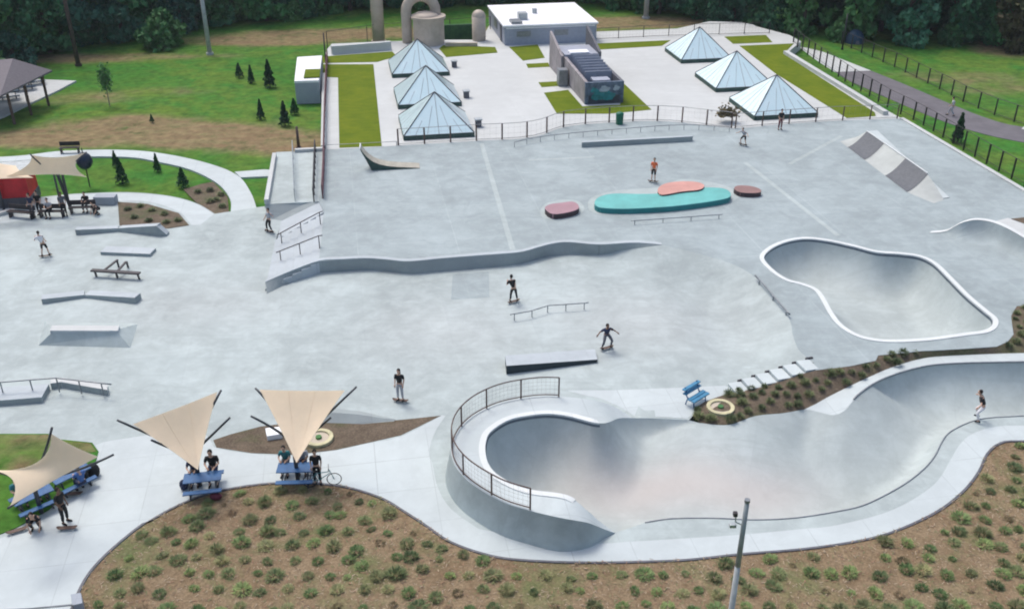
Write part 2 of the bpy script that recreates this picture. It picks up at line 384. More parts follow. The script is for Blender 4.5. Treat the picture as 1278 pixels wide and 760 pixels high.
crA = np.array([(p.x, p.y) for p in CR])
def zA(g):
    d, _ = mind(g, crA); m1 = 1/(1+np.exp(-(g[:, 0]-P(840, 340).x)/.8)); m2 = 1/(1+np.exp(-(g[:, 1]-P(900, 445).y)/.6)); return UP*gentle(d/2.8)-.5*np.exp(-((d-3.6)/1.9)**2)*m1*m2*np.clip(d/1.2, 0, 1)
# kidney bowl
kid_px = [(953, 322.6), (960.5, 312), (978.7, 303), (1003, 298.4), (1030, 300.5), (1063.4, 307.4), (1093.7, 315), (1124, 317.4), (1148, 321), (1166, 330), (1184.5, 348), (1205.7, 369.5), (1227, 387.6), (1239, 398), (1238, 407.3), (1227, 413), (1202.7, 416.4), (1157, 422.5), (1112, 424.6), (1087.6, 422.5), (1069.5, 417.3), (1051, 405.8), (1039, 390.7), (1027, 369.5), (1018, 360.4), (1003, 354.4), (981.7, 348.3), (963.6, 336)]
KR = smooth(PL(kid_px, UP), .14, True)
kA = np.array([(p.x, p.y) for p in KR])
def zkid(g):
    d, _ = mind(g, kA)
    deep = -1.25+.35*np.clip((g[:, 0]-kA[:, 0].mean())/6, -1, 1)*-1
    return deep+(UP-deep)*prof(d/2.5)
# snake run
bulb = [(768, 665, 0), (748, 650, .45), (732, 636, 1.1), (708, 619, 1.45), (662, 612, 1.45), (639, 604, 1.45), (619, 592, 1.45), (609, 580, 1.45), (605, 565, 1.45), (606, 550, 1.45), (612, 538.6, 1.45), (632.6, 525, 1.45), (656.5, 519, 1.45), (684, 516.4, 1.45), (708, 519, 1.45), (728, 524, 1.45), (745, 528, 1.45), (759, 527, 1.1), (772, 522, .55), (790, 521.5, .12), (822, 522, 0), (860, 524, 0)]
back = [(872.5, 527.5, 0), (908.5, 530, 0), (943, 519, 0), (977, 515.5, 0), (1005, 511, 0), (1022, 514, 0), (1040, 518, .05), (1053, 513, .2), (1062, 503, .35), (1073, 491, .45), (1100, 474, .5), (1141.6, 460, .5), (1183, 454, .5), (1278, 451.5, .5), (1400, 450, .5), (1520, 452, .5)]
front = [(1520, 505, 0), (1400, 512, 0), (1278, 519, 0), (1234, 521.6, 0), (1210, 527, 0), (1186, 539, 0), (1176, 551, 0), (1165.6, 571, 0), (1148, 590, 0), (1121, 609, 0), (1080, 629.6, 0), (1045.6, 638, 0), (994, 646, 0), (943, 648.5, 0), (891, 646.5, 0), (840, 647, 0), (805, 652, 0)]
b3 = smooth(PL(bulb), .15); k3 = smooth(PL(back), .18); f3 = smooth(PL(front), .2)
SR = b3+k3+f3
LL = [2.9]*len(b3)+[0]*len(k3)+[2.0]*len(f3)
for i, p in enumerate(k3):
    t = min(1, max(0, (p.x-P(1035, 510).x)/3.0)); q_ = (p.x-P(872, 527).x)/(P(1035, 510).x-P(872, 527).x); LL[len(b3)+i] = (5.6+1.5*math.cos((q_-.15)*5.2))*(1-t)+2.6*t
for i, p in enumerate(b3):
    if p.z < .9: LL[i] = 3.2 if p.y > 33 else 2.2
sA = np.array([(p.x, p.y) for p in SR]); sZ = np.array([p.z for p in SR]); sL = np.array(LL)
isb = np.array([1.0 if l > 3.5 else 0.0 for l in LL])
def zsnake(g):
    out = np.zeros(len(g))
    hx = P(915, 560, -1).x; floor = -1.5+.28*np.sin(g[:, 0]*.35)+.35*np.exp(-((g[:, 0]-hx)/1.6)**2-((g[:, 1]-P(915, 560, -1).y)/2.2)**2)
    for s0 in range(0, len(g), 2000):
        q = g[s0:s0+2000]; d = np.hypot(q[:, None, 0]-sA[None, :, 0], q[:, None, 1]-sA[None, :, 1])
        fl = floor[s0:s0+2000, None]; t = d/sL[None]
        w = np.where(isb[None] > 0, gentle(t), prof(t))
        out[s0:s0+2000] = (fl+(sZ[None]-fl)*w).max(1)
    return out
# --- deck round the left bulb
rail_px = [(790, 522, .05), (770, 509, .45), (745, 500, 1.1), (706, 495, 1.45), (674, 494, 1.45), (643, 498, 1.45), (619, 504, 1.45), (595, 515, 1.45), (578, 528, 1.45), (567, 543, 1.45), (562.5, 560, 1.45), (566, 577, 1.45), (578, 594, 1.45), (598, 610, 1.45), (629, 627, 1.45), (661, 637, 1.45), (700, 646, 1.45), (733, 652, 1.1), (754, 660, .4), (768, 665, 0)]
rail3 = smooth(PL(rail_px), .25)
rb = []
for i, p in enumerate(rail3):
    t = rail3[min(i+1, len(rail3)-1)]-rail3[max(i-1, 0)]; n = Vector((t.y, -t.x, 0)).normalized()*-1
    c = P(680, 560, 1.1)
    if (p-c).dot(n) < 0: n = -n
    q = p+n*(.26*p.z/1.45); q.z = 0; rb.append(q)
rb = [q for i, q in enumerate(rb) if i % 2 == 0 or i == len(rb)-1]
def cdt_clean(l):
    o = [l[0]]
    for p in l[1:]:
        if (p.xy-o[-1].xy).length > .03: o.append(p)
    return o
# A : lower street with the front walk
front_walk = [(1520, 565), (1400, 552), (1278, 549.6), (1248, 552), (1230.7, 565.7), (1220, 588), (1203, 610), (1176, 632.5), (1141.6, 651), (1100, 667), (1052.5, 677), (994, 684.6), (925.7, 690), (860, 697), (803.6, 699.5), (735, 700.6), (667, 698.5), (615.5, 692.7), (564, 675.6), (530, 653), (505, 637), (480, 622), (440, 608.5), (400, 602.5), (350, 601.5), (300, 606.5), (250, 618), (200, 641), (160, 669), (120, 706), (98, 742), (80, 800), (60, 900)]
FW = smooth(PL(front_walk), .35)
outA = PL([(-420, 262), (-200, 258), (0, 254), (50, 246)])+smooth(PL([(92, 242), (158, 240), (210, 244.5), (245, 253.7), (268, 267)]), .5)+PL([(288, 264), (320, 259), (334, 257), (340, 274), (352, 275), (344, 301), (331, 363)])
outA += LB[2:-1]+CR
outA += PL([(975, 468, .42), (940, 481, .12), (912, 489, 0), (897, 496, 0), (880, 502, 0), (868, 508, 0), (865, 518, 0), (860, 524, 0)])
outA += [p for p in reversed(b3) if P(790, 521.5).x < p.x < P(858, 524).x and p.y > 30]
outA += rb
outA += [p for p in reversed(f3)]
outA += FW
outA += PL([(-300, 900), (-600, 700), (-520, 400)])
outA = cdt_clean(outA)
pinkc = [(P(880, 610, -1.5), 7.5, 3.2), ]
def tintA(v):
    o = np.zeros(len(v))
    for px, py, rx, ry, w in ((560, 410, 5, 4, .10), (800, 400, 6, 4, .12), (250, 380, 6, 3, .08)):
        c = P(px, py); o = np.maximum(o, w*np.exp(-((v[:, 0]-c.x)/rx)**2-((v[:, 1]-c.y)/ry)**2))
    return o
struct(tin('skatepark_street', outA, 'park_concrete', grid=.85, zf=zA, skirt=.6, tint=tintA, skmat='shaded_concrete'))
# B : upper deck
outB = LT+CR[1:]+PL([(1018, 462), (1060, 457), (1093, 450), (1096, 443.5), (1150, 438), (1200, 435.5), (1244, 432.5), (1258, 426), (1265, 417), (1263, 404), (1262, 394), (1269, 382), (1300, 380), (1420, 378), (1540, 400), (1540, 392), (1278, 238)], UP)+list(reversed(FL))+PL([(398, 253), (404, 264)], UP)
outB = cdt_clean(outB)
def zero(g): return np.full(len(g), UP)
# coping ring of the kidney bowl
def offset_ring(rim, o, dz=0):
    n = len(rim); A = [(p.x, p.y) for p in rim]; ar = sum(A[i][0]*A[(i+1) % n][1]-A[(i+1) % n][0]*A[i][1] for i in range(n)); sg = 1 if ar > 0 else -1; out = []
    for i in range(n):
        t = rim[(i+1) % n]-rim[i-1]; t.z = 0; t.normalize(); nn = Vector((-t.y, t.x, 0))*sg; out.append(rim[i]-nn*o+Vector((0, 0, dz)))
    return out
KO = offset_ring(KR, .24)
struct(tin('skatepark_upper_deck', outB, 'deck_concrete', holes=[KO], grid=1.5, zf=zero, skirt=.85, skmat='shaded_concrete'))
def band(name, rows, mat, parent=None, closed=True, sm=True, inv=False):
    n = len(rows[0]); vs = [tuple(p) for r_ in rows for p in r_]; fs = []
    for a in range(len(rows)-1):
        for i in range(n if closed else n-1):
            j = (i+1) % n; q = (a*n+i, a*n+j, (a+1)*n+j, (a+1)*n+i); fs.append(q[::-1] if inv else q)
    me = bpy.data.meshes.new(name); me.from_pydata(vs, [], fs); me.polygons.foreach_set('use_smooth', [sm]*len(fs)); me.update()
    o = link(name, me, mat, parent); return o
kroot = empty('kidney_bowl', P(1100, 360, UP), 'kidney shaped concrete bowl with white coping sunk in the upper deck', 'skate bowl')
def reparent(o, r_): o.parent = r_; o.matrix_parent_inverse = Matrix.Translation(r_.location).inverted(); return o
o = tin('bowl_surface', KR, 'bowl_concrete', grid=.32, zf=zkid, extra=ring_pts(KR, (.04, .12, .24, .4)), tint=lambda v: np.zeros(len(v)))
reparent(o, kroot)
def coping(name, inner, outer, closed, top=.035):
    r0 = [p+Vector((0, 0, -.12)) for p in inner]; r1 = [p+Vector((0, 0, top)) for p in inner]; r2 = [p+Vector((0, 0, top)) for p in outer]; r3 = [p+Vector((0, 0, -.1)) for p in outer]
    return band(name, [r0, r1, r2, r3], 'coping_concrete', closed=closed, sm=False)
kin = offset_ring(KR, -.03)
reparent(coping('coping', kin, KO, True), kroot)
flat('tile_grey', (.10, .13, .16), .5)
kt = offset_ring(KR, -.045)
reparent(band('tile_line', [[p+Vector((0, 0, -.05)) for p in kt], [p+Vector((0, 0, -.19)) for p in offset_ring(KR, -.06)]], 'tile_grey'), kroot)
# snake run
sroot = empty('snake_run_bowl', P(900, 580, -1.4), 'long winding concrete snake run bowl with deep railed bulb at its left end', 'skate bowl')
def tintS(v):
    c = P(850, 618, -1.4); return .5*np.exp(-((v[:, 0]-c.x)/6.0)**4-((v[:, 1]-c.y-.25*np.sin(v[:, 0]))/1.5)**2)
ex = ring_pts(SR, (.05, .15, .3, .5))
reparent(tin('bowl_surface', SR, 'bowl_concrete', grid=.33, zf=zsnake, extra=ex, tint=tintS), sroot)
bulbr = [p for p in b3]
dk = cdt_clean(rail3+bulbr[:-8][:0]+[p for p in bulbr if p.x < P(788, 521.5).x])
# deck top between rail line and bulb rim
reparent(tin('raised_deck', cdt_clean(list(rail3)+[p for p in bulbr[2:] if p.x < P(789, 521.5, .12).x]), 'walk_concrete'), sroot)
rr = rail3; rb2 = []
for i, p in enumerate(rail3):
    t = rail3[min(i+1, len(rail3)-1)]-rail3[max(i-1, 0)]; n = Vector((-t.y, t.x, 0)).normalized()
    c = P(680, 560, 1.1)
    if (p-c).dot(n) < 0: n = -n
    q = p+n*(.28*p.z/1.45); q.z = -.03; rb2.append(q)
reparent(band('outer_bank', [rail3, rb2], 'park_concrete', closed=False), sroot)
# white coping along bulb and right-hand back rim, steel lip along the front
def offline(l, o, c):
    out = []
    for i, p in enumerate(l):
        t = l[min(i+1, len(l)-1)]-l[max(i-1, 0)]; n = Vector((-t.y, t.x, 0)).normalized()
        if (p-c).dot(n) < 0: n = -n
        out.append(p+n*o)
    return out
bc = [p for p in b3 if p.z > 1.35]; cc = P(690, 565, 1.1)
reparent(band('tile_line', [[p+Vector((0, 0, -.05)) for p in offline(bc, -.05, cc)], [p+Vector((0, 0, -.17)) for p in offline(bc, -.065, cc)]], 'tile_grey', closed=False), sroot)
reparent(coping('bulb_coping', offline(bc, -.03, cc), offline(bc, .24, cc), False), sroot)
reparent(MB().tube([p+Vector((0, 0, .0)) for p in f3 if p.x < 45], .035, 6).build('steel_lip', 'grey_steel', sm=True), sroot)
kb = [p for p in k3 if p.x > P(1064, 500, .4).x and p.x < 40]
reparent(MB().tube([p+Vector((0, 0, .0)) for p in kb], .05, 6).build('back_lip', 'grey_steel', sm=True), sroot)
# rim band behind the snake run, planter edge
pl_low = [(1003, 511.2, 0), (1018, 504, .08), (1032, 496, .15), (1063, 480.5, .38), (1090, 468, .46), (1114, 458, .5), (1148, 448, .5), (1183, 444, .5), (1278, 440.5, .5), (1400, 440, .5), (1520, 441, .5)]
PLW = smooth(PL(pl_low), .4)
bandF = [p for p in k3 if p.x > P(1004, 511).x]
struct(tin('back_walk', cdt_clean(PLW+list(reversed(bandF))), 'walk_concrete'))
# planter
up_edge = [(868, 508, 0), (880, 500, 0), (897, 494, 0), (930, 487, .15), (975, 474, .45), (1018, 462, .8), (1060, 457, .8), (1093, 450, .8), (1096, 443.5, .8), (1150, 438, .8), (1200, 435.5, .8), (1244, 432.5, .8), (1258, 426, .8), (1265, 417, .8), (1263, 404, .8), (1262, 394, .8), (1269, 382, .8), (1300, 380, .8), (1420, 378, .8), (1500, 395, .8)]
low_edge = [(1520, 441, .5), (1400, 440, .5), (1278, 440.5, .5), (1183, 444, .5), (1148, 448, .5), (1114, 458, .5), (1063, 480.5, .38), (1032, 496, .15), (1003, 511.2, 0), (977, 515, 0), (943, 518.5, 0), (908.5, 529.5, 0), (872.5, 527, 0), (865, 518, 0)]
lift = Vector((0, 0, -.01))
PE = [p+lift for p in smooth(PL(up_edge), .5)+smooth(PL(low_edge), .5)]
peA = np.array([(p.x, p.y) for p in PE]); peZ = np.array([p.z for p in PE])
def zPE(g):
    d = np.hypot(g[:, None, 0]-peA[None, :, 0], g[:, None, 1]-peA[None, :, 1])+.05; w = 1/d**2
    z = (w*peZ[None]).sum(1)/w.sum(1); dm = d.min(1); return z+.12*np.clip(dm/1.0, 0, 1)
struct(tin('planter_soil', cdt_clean(PE), 'dark_mulch', grid=.5, zf=zPE))
# ------------------------------------------------------------------ lawn (big ground sheet)
def make_lawn():
    xs = np.concatenate([[-1500, -600, -250], np.arange(-110, 111, 2.0), [250, 600, 1500]]); ys = np.concatenate([[-600, -100, 0, 12], np.arange(20, 190, 2.0), [260, 600, 1800]])
    gx, gy = np.meshgrid(xs, ys); nx, ny = len(xs), len(ys)
    z = np.full(gx.shape, -.14)
    vs = np.stack([gx.ravel(), gy.ravel(), z.ravel()], 1)
    q = vs[:, :2]; cov = np.zeros(len(q), bool)
    for pl in (outA, outB, SR, PE, bedo, rb2, PLW+list(reversed(bandF))): cov |= inside(np.array([(p.x, p.y) for p in pl]), q)
    cg = cov.reshape(ny, nx); er = cg.copy()
    for dj in (-1, 0, 1):
        for di in (-1, 0, 1): er &= np.roll(np.roll(cg, dj, 0), di, 1)
    vs[er.ravel(), 2] = -4.5
    fs = [(j*nx+i, j*nx+i+1, (j+1)*nx+i+1, (j+1)*nx+i) for j in range(ny-1) for i in range(nx-1)]
    me = bpy.data.meshes.new('lawn'); me.from_pydata([tuple(v) for v in vs], [], fs); me.materials.append(M['lawn'])
    at = me.attributes.new('dirt', 'FLOAT', 'POINT'); o = np.full(len(vs), .12)
    for px, py, rx, ry, w in ((60, 172, 16, 3.0, .9), (200, 160, 12, 3.4, 1.0), (290, 172, 11, 3.6, 1.0), (350, 178, 6, 4, .9), (160, 150, 7, 3, .85), (110, 120, 6, 4, .5), (190, 113, 9, 3, .42), (330, 50, 12, 3.5, .9), (420, 42, 16, 3.5, .95), (560, 40, 25, 4, .9), (80, 72, 12, 3, .8), (200, 68, 12, 2.5, .55), (800, 27, 14, 5, .95), (1262, 60, 5, 5, .95), (1200, 95, 10, 4, .5), (1270, 110, 10, 4, .5), (960, 38, 10, 4, .4)):
        c = P(px, py); o = np.maximum(o, w*np.exp(-((vs[:, 0]-c.x)/rx)**2-((vs[:, 1]-c.y)/(ry*.85))**2))
    at.data.foreach_set('value', o.astype(np.float32)); me.update()
    return struct(link('lawn', me))
# front planting bed
def bed_z(x, y): return .02+.05*math.sin(x*.7+1)*math.sin(y*.6)
bedo = [p+Vector((0, 0, -.03)) for p in FW]+PL([(60, 1100), (1500, 1100), (1700, 800)])
bedo = cdt_clean(bedo)
make_lawn()
struct(tin('planting_bed', bedo, 'mulch', grid=.8, zf=lambda g: np.array([bed_z(a, b) for a, b in g])))
edge = MB(); e1 = [p+Vector((0, 0, .012)) for p in FW[2:]]
struct(band('bed_edging', [[p+Vector((0, 0, .02)) for p in FW], [p+Vector((0, 0, .02)) for p in offline(FW, .10, P(700, 300))], [p+Vector((0, 0, -.1)) for p in offline(FW, .10, P(700, 300))]], 'charcoal', closed=False, sm=False))
# flat overlays: (name, px outline, z, material, smoothing)
def overlay(name, px, z, mat, sm=True, kind='structure', grid=None, skirt=0.05, zf=None):
    pts = PL(px, z) if not sm else smooth(PL(px, z), .5, True)
    o = tin(name, cdt_clean(pts), mat, grid=grid, zf=zf or (lambda g: np.full(len(g), z)), skirt=skirt); o['kind'] = kind; return o
# front walkway (paler than the street): between bed edge and the street
walkin = [(1520, 541), (1400, 535), (1278, 531), (1240, 533), (1212, 542), (1196, 557), (1186, 574), (1165, 605), (1114, 636), (1045, 655), (994, 660.5), (925, 667), (840, 672.5), (790, 675.5), (750, 678), (700, 676)]
wi = smooth(PL(walkin), .4)
wl = smooth(PL([(598, 660), (564, 636), (547, 610), (540, 580), (536, 560), (545, 535), (556, 519), (552, 518), (500, 545), (460, 553), (419, 562), (367, 568), (314, 566), (267, 558), (262, 548), (240, 535), (170, 545), (120, 555), (122, 575), (112, 600), (60, 645), (0, 672), (-60, 700)]), .4)
walk = [p+Vector((0, 0, .006)) for p in FW[:-8]]
wpoly = wi+PL([(667, 672)])+wl+PL([(-300, 760), (-300, 900)])
wpoly = [p+Vector((0, 0, .006)) for p in wpoly]
struct(tin('front_walkway', cdt_clean(wpoly+list(reversed([p+Vector((0, 0, .006)) for p in FW]))), 'walk_concrete'))
# pale strip between street and the snake run
overlay('mid_walkway', [(706, 487), (760, 487), (840, 484), (905, 481), (915, 488), (897, 495), (880, 501), (868, 507), (863, 518), (858, 522), (822, 520), (792, 519), (775, 508), (750, 497), (725, 492)], .006, 'walk_concrete', False, skirt=0)
# ring paths, mulch patches
r1o = [(-400, 205), (-200, 200), (0, 196), (79, 188.4), (158, 187.4), (210.5, 193), (263, 205), (297, 219.5), (313, 240.5), (320, 259)]
r1i = [(288, 264), (287, 248), (271, 228.7), (237, 211.6), (197, 202), (158, 196), (79, 196), (0, 202), (-200, 207), (-400, 213)]
struct(tin('ring_path', cdt_clean(smooth(PL(r1o, -.0), .6)+smooth(PL(r1i, 0), .6)), 'walk_concrete', skirt=.2))
r2 = smooth(PL([(-200, 262), (0, 256), (50, 248), (92, 243), (158, 241), (210, 245.5), (245, 254.7), (267, 267.5)], .006), .5)+smooth(PL([(250, 281), (239.5, 281), (224, 265), (189.5, 252.5), (147, 250.5), (100, 254), (60, 264), (0, 279), (-200, 290)], .006), .5)
struct(tin('lower_ring_path', cdt_clean(r2), 'walk_concrete'))
overlay('side_path', [(293, 214.5), (330, 211.6), (345, 212.5), (345, 219.5), (300, 221.5)], -.004, 'walk_concrete', False, skirt=.15)
overlay('mulch_patch', [(147, 252), (184, 254.5), (223, 266), (236, 281), (210, 285), (165, 284), (149, 281)], .03, 'dark_mulch', False)
overlay('mulch_patch', [(229, 236.6), (250, 230), (266, 227), (284, 246), (286, 266), (268, 267), (245, 253)], -.02, 'dark_mulch', False)
overlay('grass_bed', [(-250, 545), (0, 541), (60, 541), (75, 548), (115, 552), (123, 563), (118, 580), (95, 606), (60, 636), (20, 658), (0, 666), (-120, 700), (-250, 720)], .035, 'lawn', False)
struct(tin('dry_grass_bed', PL([(-250, 548), (0, 542), (60, 542), (75, 549), (113, 553), (120, 563), (100, 566), (60, 590), (0, 592), (-250, 620)], .05), 'lawn', grid=1.0, zf=lambda g: np.full(len(g), .05), skirt=.04, tint=lambda v: .42+.2*np.sin(v[:, 0]*1.7)*np.sin(v[:, 1]*2.1), attr='dirt'))
# sunken mulch bed by the sails with its bank, coloured as in shade
overlay('mulch_patch', [(266, 549), (288, 541.6), (325, 532), (365, 527), (409, 526), (452, 527), (492, 524.5), (550, 518.5), (500, 543), (460, 552), (419.5, 561), (367, 567), (314, 565), (270, 558)], .012, 'dark_mulch', False)
mb = MB(); a_ = PL([(365, 527), (409, 527.5), (452, 529), (492, 525.5)], .014); b_ = PL([(385, 521, .05), (409, 514, .33), (447, 517, .28), (492, 524, .03)]); c_ = PL([(385, 515, .0), (412, 509, .01), (450, 513, .01), (494, 523, .01)])
mb.add(a_+b_+c_, [(0, 1, 5, 4), (1, 2, 6, 5), (2, 3, 7, 6), (4, 5, 9, 8), (5, 6, 10, 9), (6, 7, 11, 10)])
tag(mb.build('concrete_bank', 'shaded_concrete'), 'low concrete bank, shade in its colour, facing the mulch island behind the right front shade sail', 'bank')
# patch of darker concrete under the ledge
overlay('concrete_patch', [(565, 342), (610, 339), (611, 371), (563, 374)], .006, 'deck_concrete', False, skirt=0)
# ------------------------------------------------------------------ ledge wall
rowb = [p+Vector((0, 0, 0)) for p in LB]
def resample(l, n):
    d = [0]
    for i in range(1, len(l)): d.append(d[-1]+(l[i]-l[i-1]).length)
    out = []; j = 0
    for k in range(n):
        t = d[-1]*k/(n-1)
        while j < len(l)-2 and d[j+1] < t: j += 1
        out.append(l[j].lerp(l[j+1], (t-d[j])/max(1e-6, d[j+1]-d[j])))
    return out
topl = smooth(PL([(331, 352.5, .42), (362, 339, .62)]+[(q[0], q[1], UP) for q in ledge_top]), .3)
tl = resample(topl, 160); bl = resample(LB, 160)
wroot = empty('curved_ledge_wall', bl[0], 'long wavy concrete ledge wall dropping from the upper deck to the street', 'ledge wall')
reparent(band('wall_face', [bl, [p+Vector((0, 0, 0)) for p in tl]], 'shaded_concrete', closed=False, sm=False, inv=True), wroot)  # face turned from the sun, its shade put into the colour
reparent(band('ledge_top', [[p+Vector((0, 0, -.02)) for p in tl], [p+Vector((0, 0, .03)) for p in tl], [p+Vector((.0, .34, .03)) for p in tl], [p+Vector((.0, .34, -.1)) for p in tl]], 'ledge_concrete', closed=False, sm=False, inv=True), wroot)
# bank with its shade in the colour, hubba and stairs at the left end of the deck
mb = MB(); mb.add(PL([(340, 274, 0), (352, 275.5, 0), (398, 253, UP), (386, 251.5, UP), (332, 255, UP), (330, 258, .6)]), [(0, 1, 2, 3), (0, 3, 4, 5)])
tag(mb.build('concrete_bank', 'shaded_concrete'), 'short concrete bank, shade in its colour, below the two railed ramps', 'bank')
mb = MB(); q = PL([(398, 253, UP+.02), (404, 265, UP+.02), (346, 299, .02), (351, 276, .02)]); q2 = PL([(398, 253, 0), (404, 265, 0), (346, 299, -.2), (351, 276, -.2)])
q2 = [Vector((a.x, a.y, -.3)) for a in q]
mb.add(q+q2, [(3, 2, 1, 0), (0, 1, 5, 4), (1, 2, 6, 5), (2, 3, 7, 6), (3, 0, 4, 7)])
tag(mb.build('hubba_ledge', 'ledge_concrete'), 'broad sloping concrete slab beside the stairs, on their far side', 'ledge')
T1, T2, B1, B2 = P(404, 265, UP), P(398, 326, UP), P(344, 301, 0), P(331, 363, 0)
mb = MB(); ns = 6
for k in range(ns):
    t0, t1 = k/ns, (k+1)/ns; z = UP*(k+1)/(ns+1)
    a0, a1 = B1.lerp(T1, t0), B1.lerp(T1, t1); c0, c1 = B2.lerp(T2, t0), B2.lerp(T2, t1)
    mb.prism([(a0.x, a0.y), (a1.x, a1.y), (c1.x, c1.y), (c0.x, c0.y)], -.1, z)
tag(mb.build('concrete_stairs', 'ledge_concrete', bevel=.012), 'wide flight of low concrete steps up to the deck', 'stairs')
def handrail(name, label, a, b, n, h, r=.035, mat='grey_steel', cat='rail', ext=.5, kink=None, group=None, z_under=None):
    root = empty(name, a, label, cat, group)
    top = [a+Vector((0, 0, h)), b+Vector((0, 0, h))]; d = (b-a).normalized()
    if kink: top = [a+Vector((0, 0, h))]+[k+Vector((0, 0, h)) for k in kink]+[b+Vector((0, 0, h))]
    line = [top[0]-d*ext*.5]+top+[top[-1]+Vector((d.x, d.y, 0))*ext*.5]
    MB().tube([p-a for p in line], r, 8).build('rail', mat, root, sm=True)
    base = [a]+(kink or [])+[b]; L = [0]
    for i in range(1, len(base)): L.append(L[-1]+(base[i]-base[i-1]).length)
    for k in range(n):
        t = L[-1]*(k+.5 if n > 1 and False else k)/max(1, n-1); j = 0
        while j < len(base)-2 and L[j+1] < t: j += 1
        p = base[j].lerp(base[j+1], (t-L[j])/(L[j+1]-L[j])); m_ = MB().tube([p-a+Vector((0, 0, -.25)), p-a+Vector((0, 0, h-r*.5))], r*.9, 6); m_.build('post', mat, root)
    return root
handrail('handrail', 'grey handrail on the stairs beside the broad sloping slab', P(352, 305, .05), P(400, 279, .75), 3, .8, mat='dark_steel', cat='handrail')
handrail('handrail', 'grey handrail down the middle of the stairs, nearer the wavy ledge wall', P(351, 328, .05), P(399, 309, .75), 3, .8, mat='dark_steel', cat='handrail')
# ------------------------------------------------------------------ railings & fences
def fence(name, label, pts, h, spacing, cat='fence', postr=.045, railr=.025, mat='dark_steel', rails=(1.0, .08), wires=.0, pickets=0, postmat=None, posth=None, wr=.004, taper=None, group=None):
    pts = [Vector(p) for p in pts]; a = pts[0].copy(); root = empty(name, a, label, cat, group)
    L = [0]
    for i in range(1, len(pts)): L.append(L[-1]+(pts[i]-pts[i-1]).length)
    def at(t):
        j = 0
        while j < len(pts)-2 and L[j+1] < t: j += 1
        return pts[j].lerp(pts[j+1], (t-L[j])/max(1e-6, L[j+1]-L[j]))
    n = max(1, round(L[-1]/spacing))
    m_ = MB()
    for f_ in rails: m_.tube([p-a+Vector((0, 0, h*f_)) for p in pts], railr, 6)
    m_.build('rails', mat, root)
    for k in range(n+1):
        p = at(L[-1]*k/n)-a; MB().tube([p+Vector((0, 0, -.2)), p+Vector((0, 0, (posth or h)))], postr, 6).build('post', postmat or mat, root)
    if wires or pickets:
        w = MB()
        if wires:
            k = 1
            while k*wires < h: w.tube([p-a+Vector((0, 0, k*wires)) for p in pts], wr, 3, cap=False); k += 1
            t = 0
            while t < L[-1]: p = at(t)-a; w.tube([p+Vector((0, 0, .05)), p+Vector((0, 0, h))], wr, 3, cap=False); t += wires
        if pickets:
            t = 0
            while t < L[-1]: p = at(t)-a; w.tube([p+Vector((0, 0, h*rails[-1])), p+Vector((0, 0, h))], wr, 4, cap=False); t += pickets
        w.build('mesh_infill' if wires else 'pickets', mat, root)
    return root
lo = [p for p in rail3 if p.z > 1.38]; i0 = 0
rl = [p for p in lo if p.x < P(706, 495, 1.45).x and not (p.x > P(661, 637, 1.45).x and p.y < 34)]
fence('guard_railing', 'dark curved guard railing around the deep bulb of the snake run', offline(rl, -.06, P(690, 565, 1.1)), 1.05, 1.65, 'railing', .035, .028, 'rust_post', (1.0, .1), wires=.2, wr=.003)
LF = [p+Vector((0, .12, 0)) for p in smooth(PL([(497, 182), (550, 179), (600, 176), (650, 173.5), (677, 168.5), (691, 163), (706, 158.5), (730, 155.5), (770, 153), (806, 151.5), (840, 152.5), (870, 155.5), (896, 158.5), (913, 160.5)], UP), 1)]
fence('metal_fence', 'bowed grey metal fence between the upper deck and the skylight plaza', LF, 1.35, 2.2, postr=.065, mat='grey_steel', postmat='rust_post', wires=.5)
fence('metal_fence', 'straight grey metal fence in front of the nearest right skylight pyramid', [p+Vector((0, .12, 0)) for p in PL([(918, 160.5), (960, 157), (1040, 151.5), (1120, 148.5)], UP)], 1.25, 2.6, postr=.06, mat='grey_steel', postmat='rust_post', wires=.5)
fence('metal_fence', 'low dark fence in front of the bright green grass strip by the ramps', [p+Vector((0, .12, 0)) for p in PL([(406, 187), (450, 185), (495, 182.5)], UP)], .35, 2.4, postr=.03, mat='grey_steel', rails=(1.0,))
handr = smooth(PL([(642, 184), (660, 179.5), (694.7, 174.5), (740, 170), (789.5, 166), (837, 162.5), (880, 162.5), (910, 165)], UP), 1)
fence('long_grind_rail', 'long thin curved steel rail on short posts before the bowed fence', handr, .42, 1.25, 'rail', .022, .03, 'grey_steel', (1.0,))
fence('chain_link_fence', 'dark chain link fence between the skatepark and the asphalt road', PL([(990, 53, UP), (1000, 61, UP), (1060, 103, .5), (1110, 133, .3), (1135, 145, 0), (1162, 160, 0), (1200, 184, 0), (1278, 230, 0), (1420, 312, 0)]), 1.5, 1.7, postr=.08, mat='dark_steel', wires=.3)
fence('chain_link_fence', 'dark chain link fence along the far verge of the asphalt road', PL([(1050, 55), (1119, 85), (1180, 115), (1204, 128), (1240, 143), (1278, 156), (1400, 200)], -.1), 1.5, 2.2, postr=.08, mat='dark_steel', wires=.3)
fence('chain_link_fence', 'thin dark fence behind the lid, left of the white roofed building', PL([(409, 62, .3), (470, 53, .3), (560, 46, .3), (612, 42, .3)]), 2.0, 4.5, mat='dark_steel', wires=.4)
fence('metal_fence', 'thin dark fence along the pale walk right of the white roofed building', PL([(740, 50, UP), (820, 46, UP), (880, 44, UP), (960, 42, UP)]), 1.3, 3.2, mat='dark_steel', wires=.4)
fence('ramp_railing', 'dark brown railing running the whole length of the ramp edge', PL([(403, 248, UP), (404.5, 215, UP), (405, 188, UP), (406, 140, UP), (408, 90, UP), (409, 74, UP)]), 1.0, 1.8, 'railing', .05, .05, 'brown_rail', (1.0, .55, .15), postmat='brown_rail')
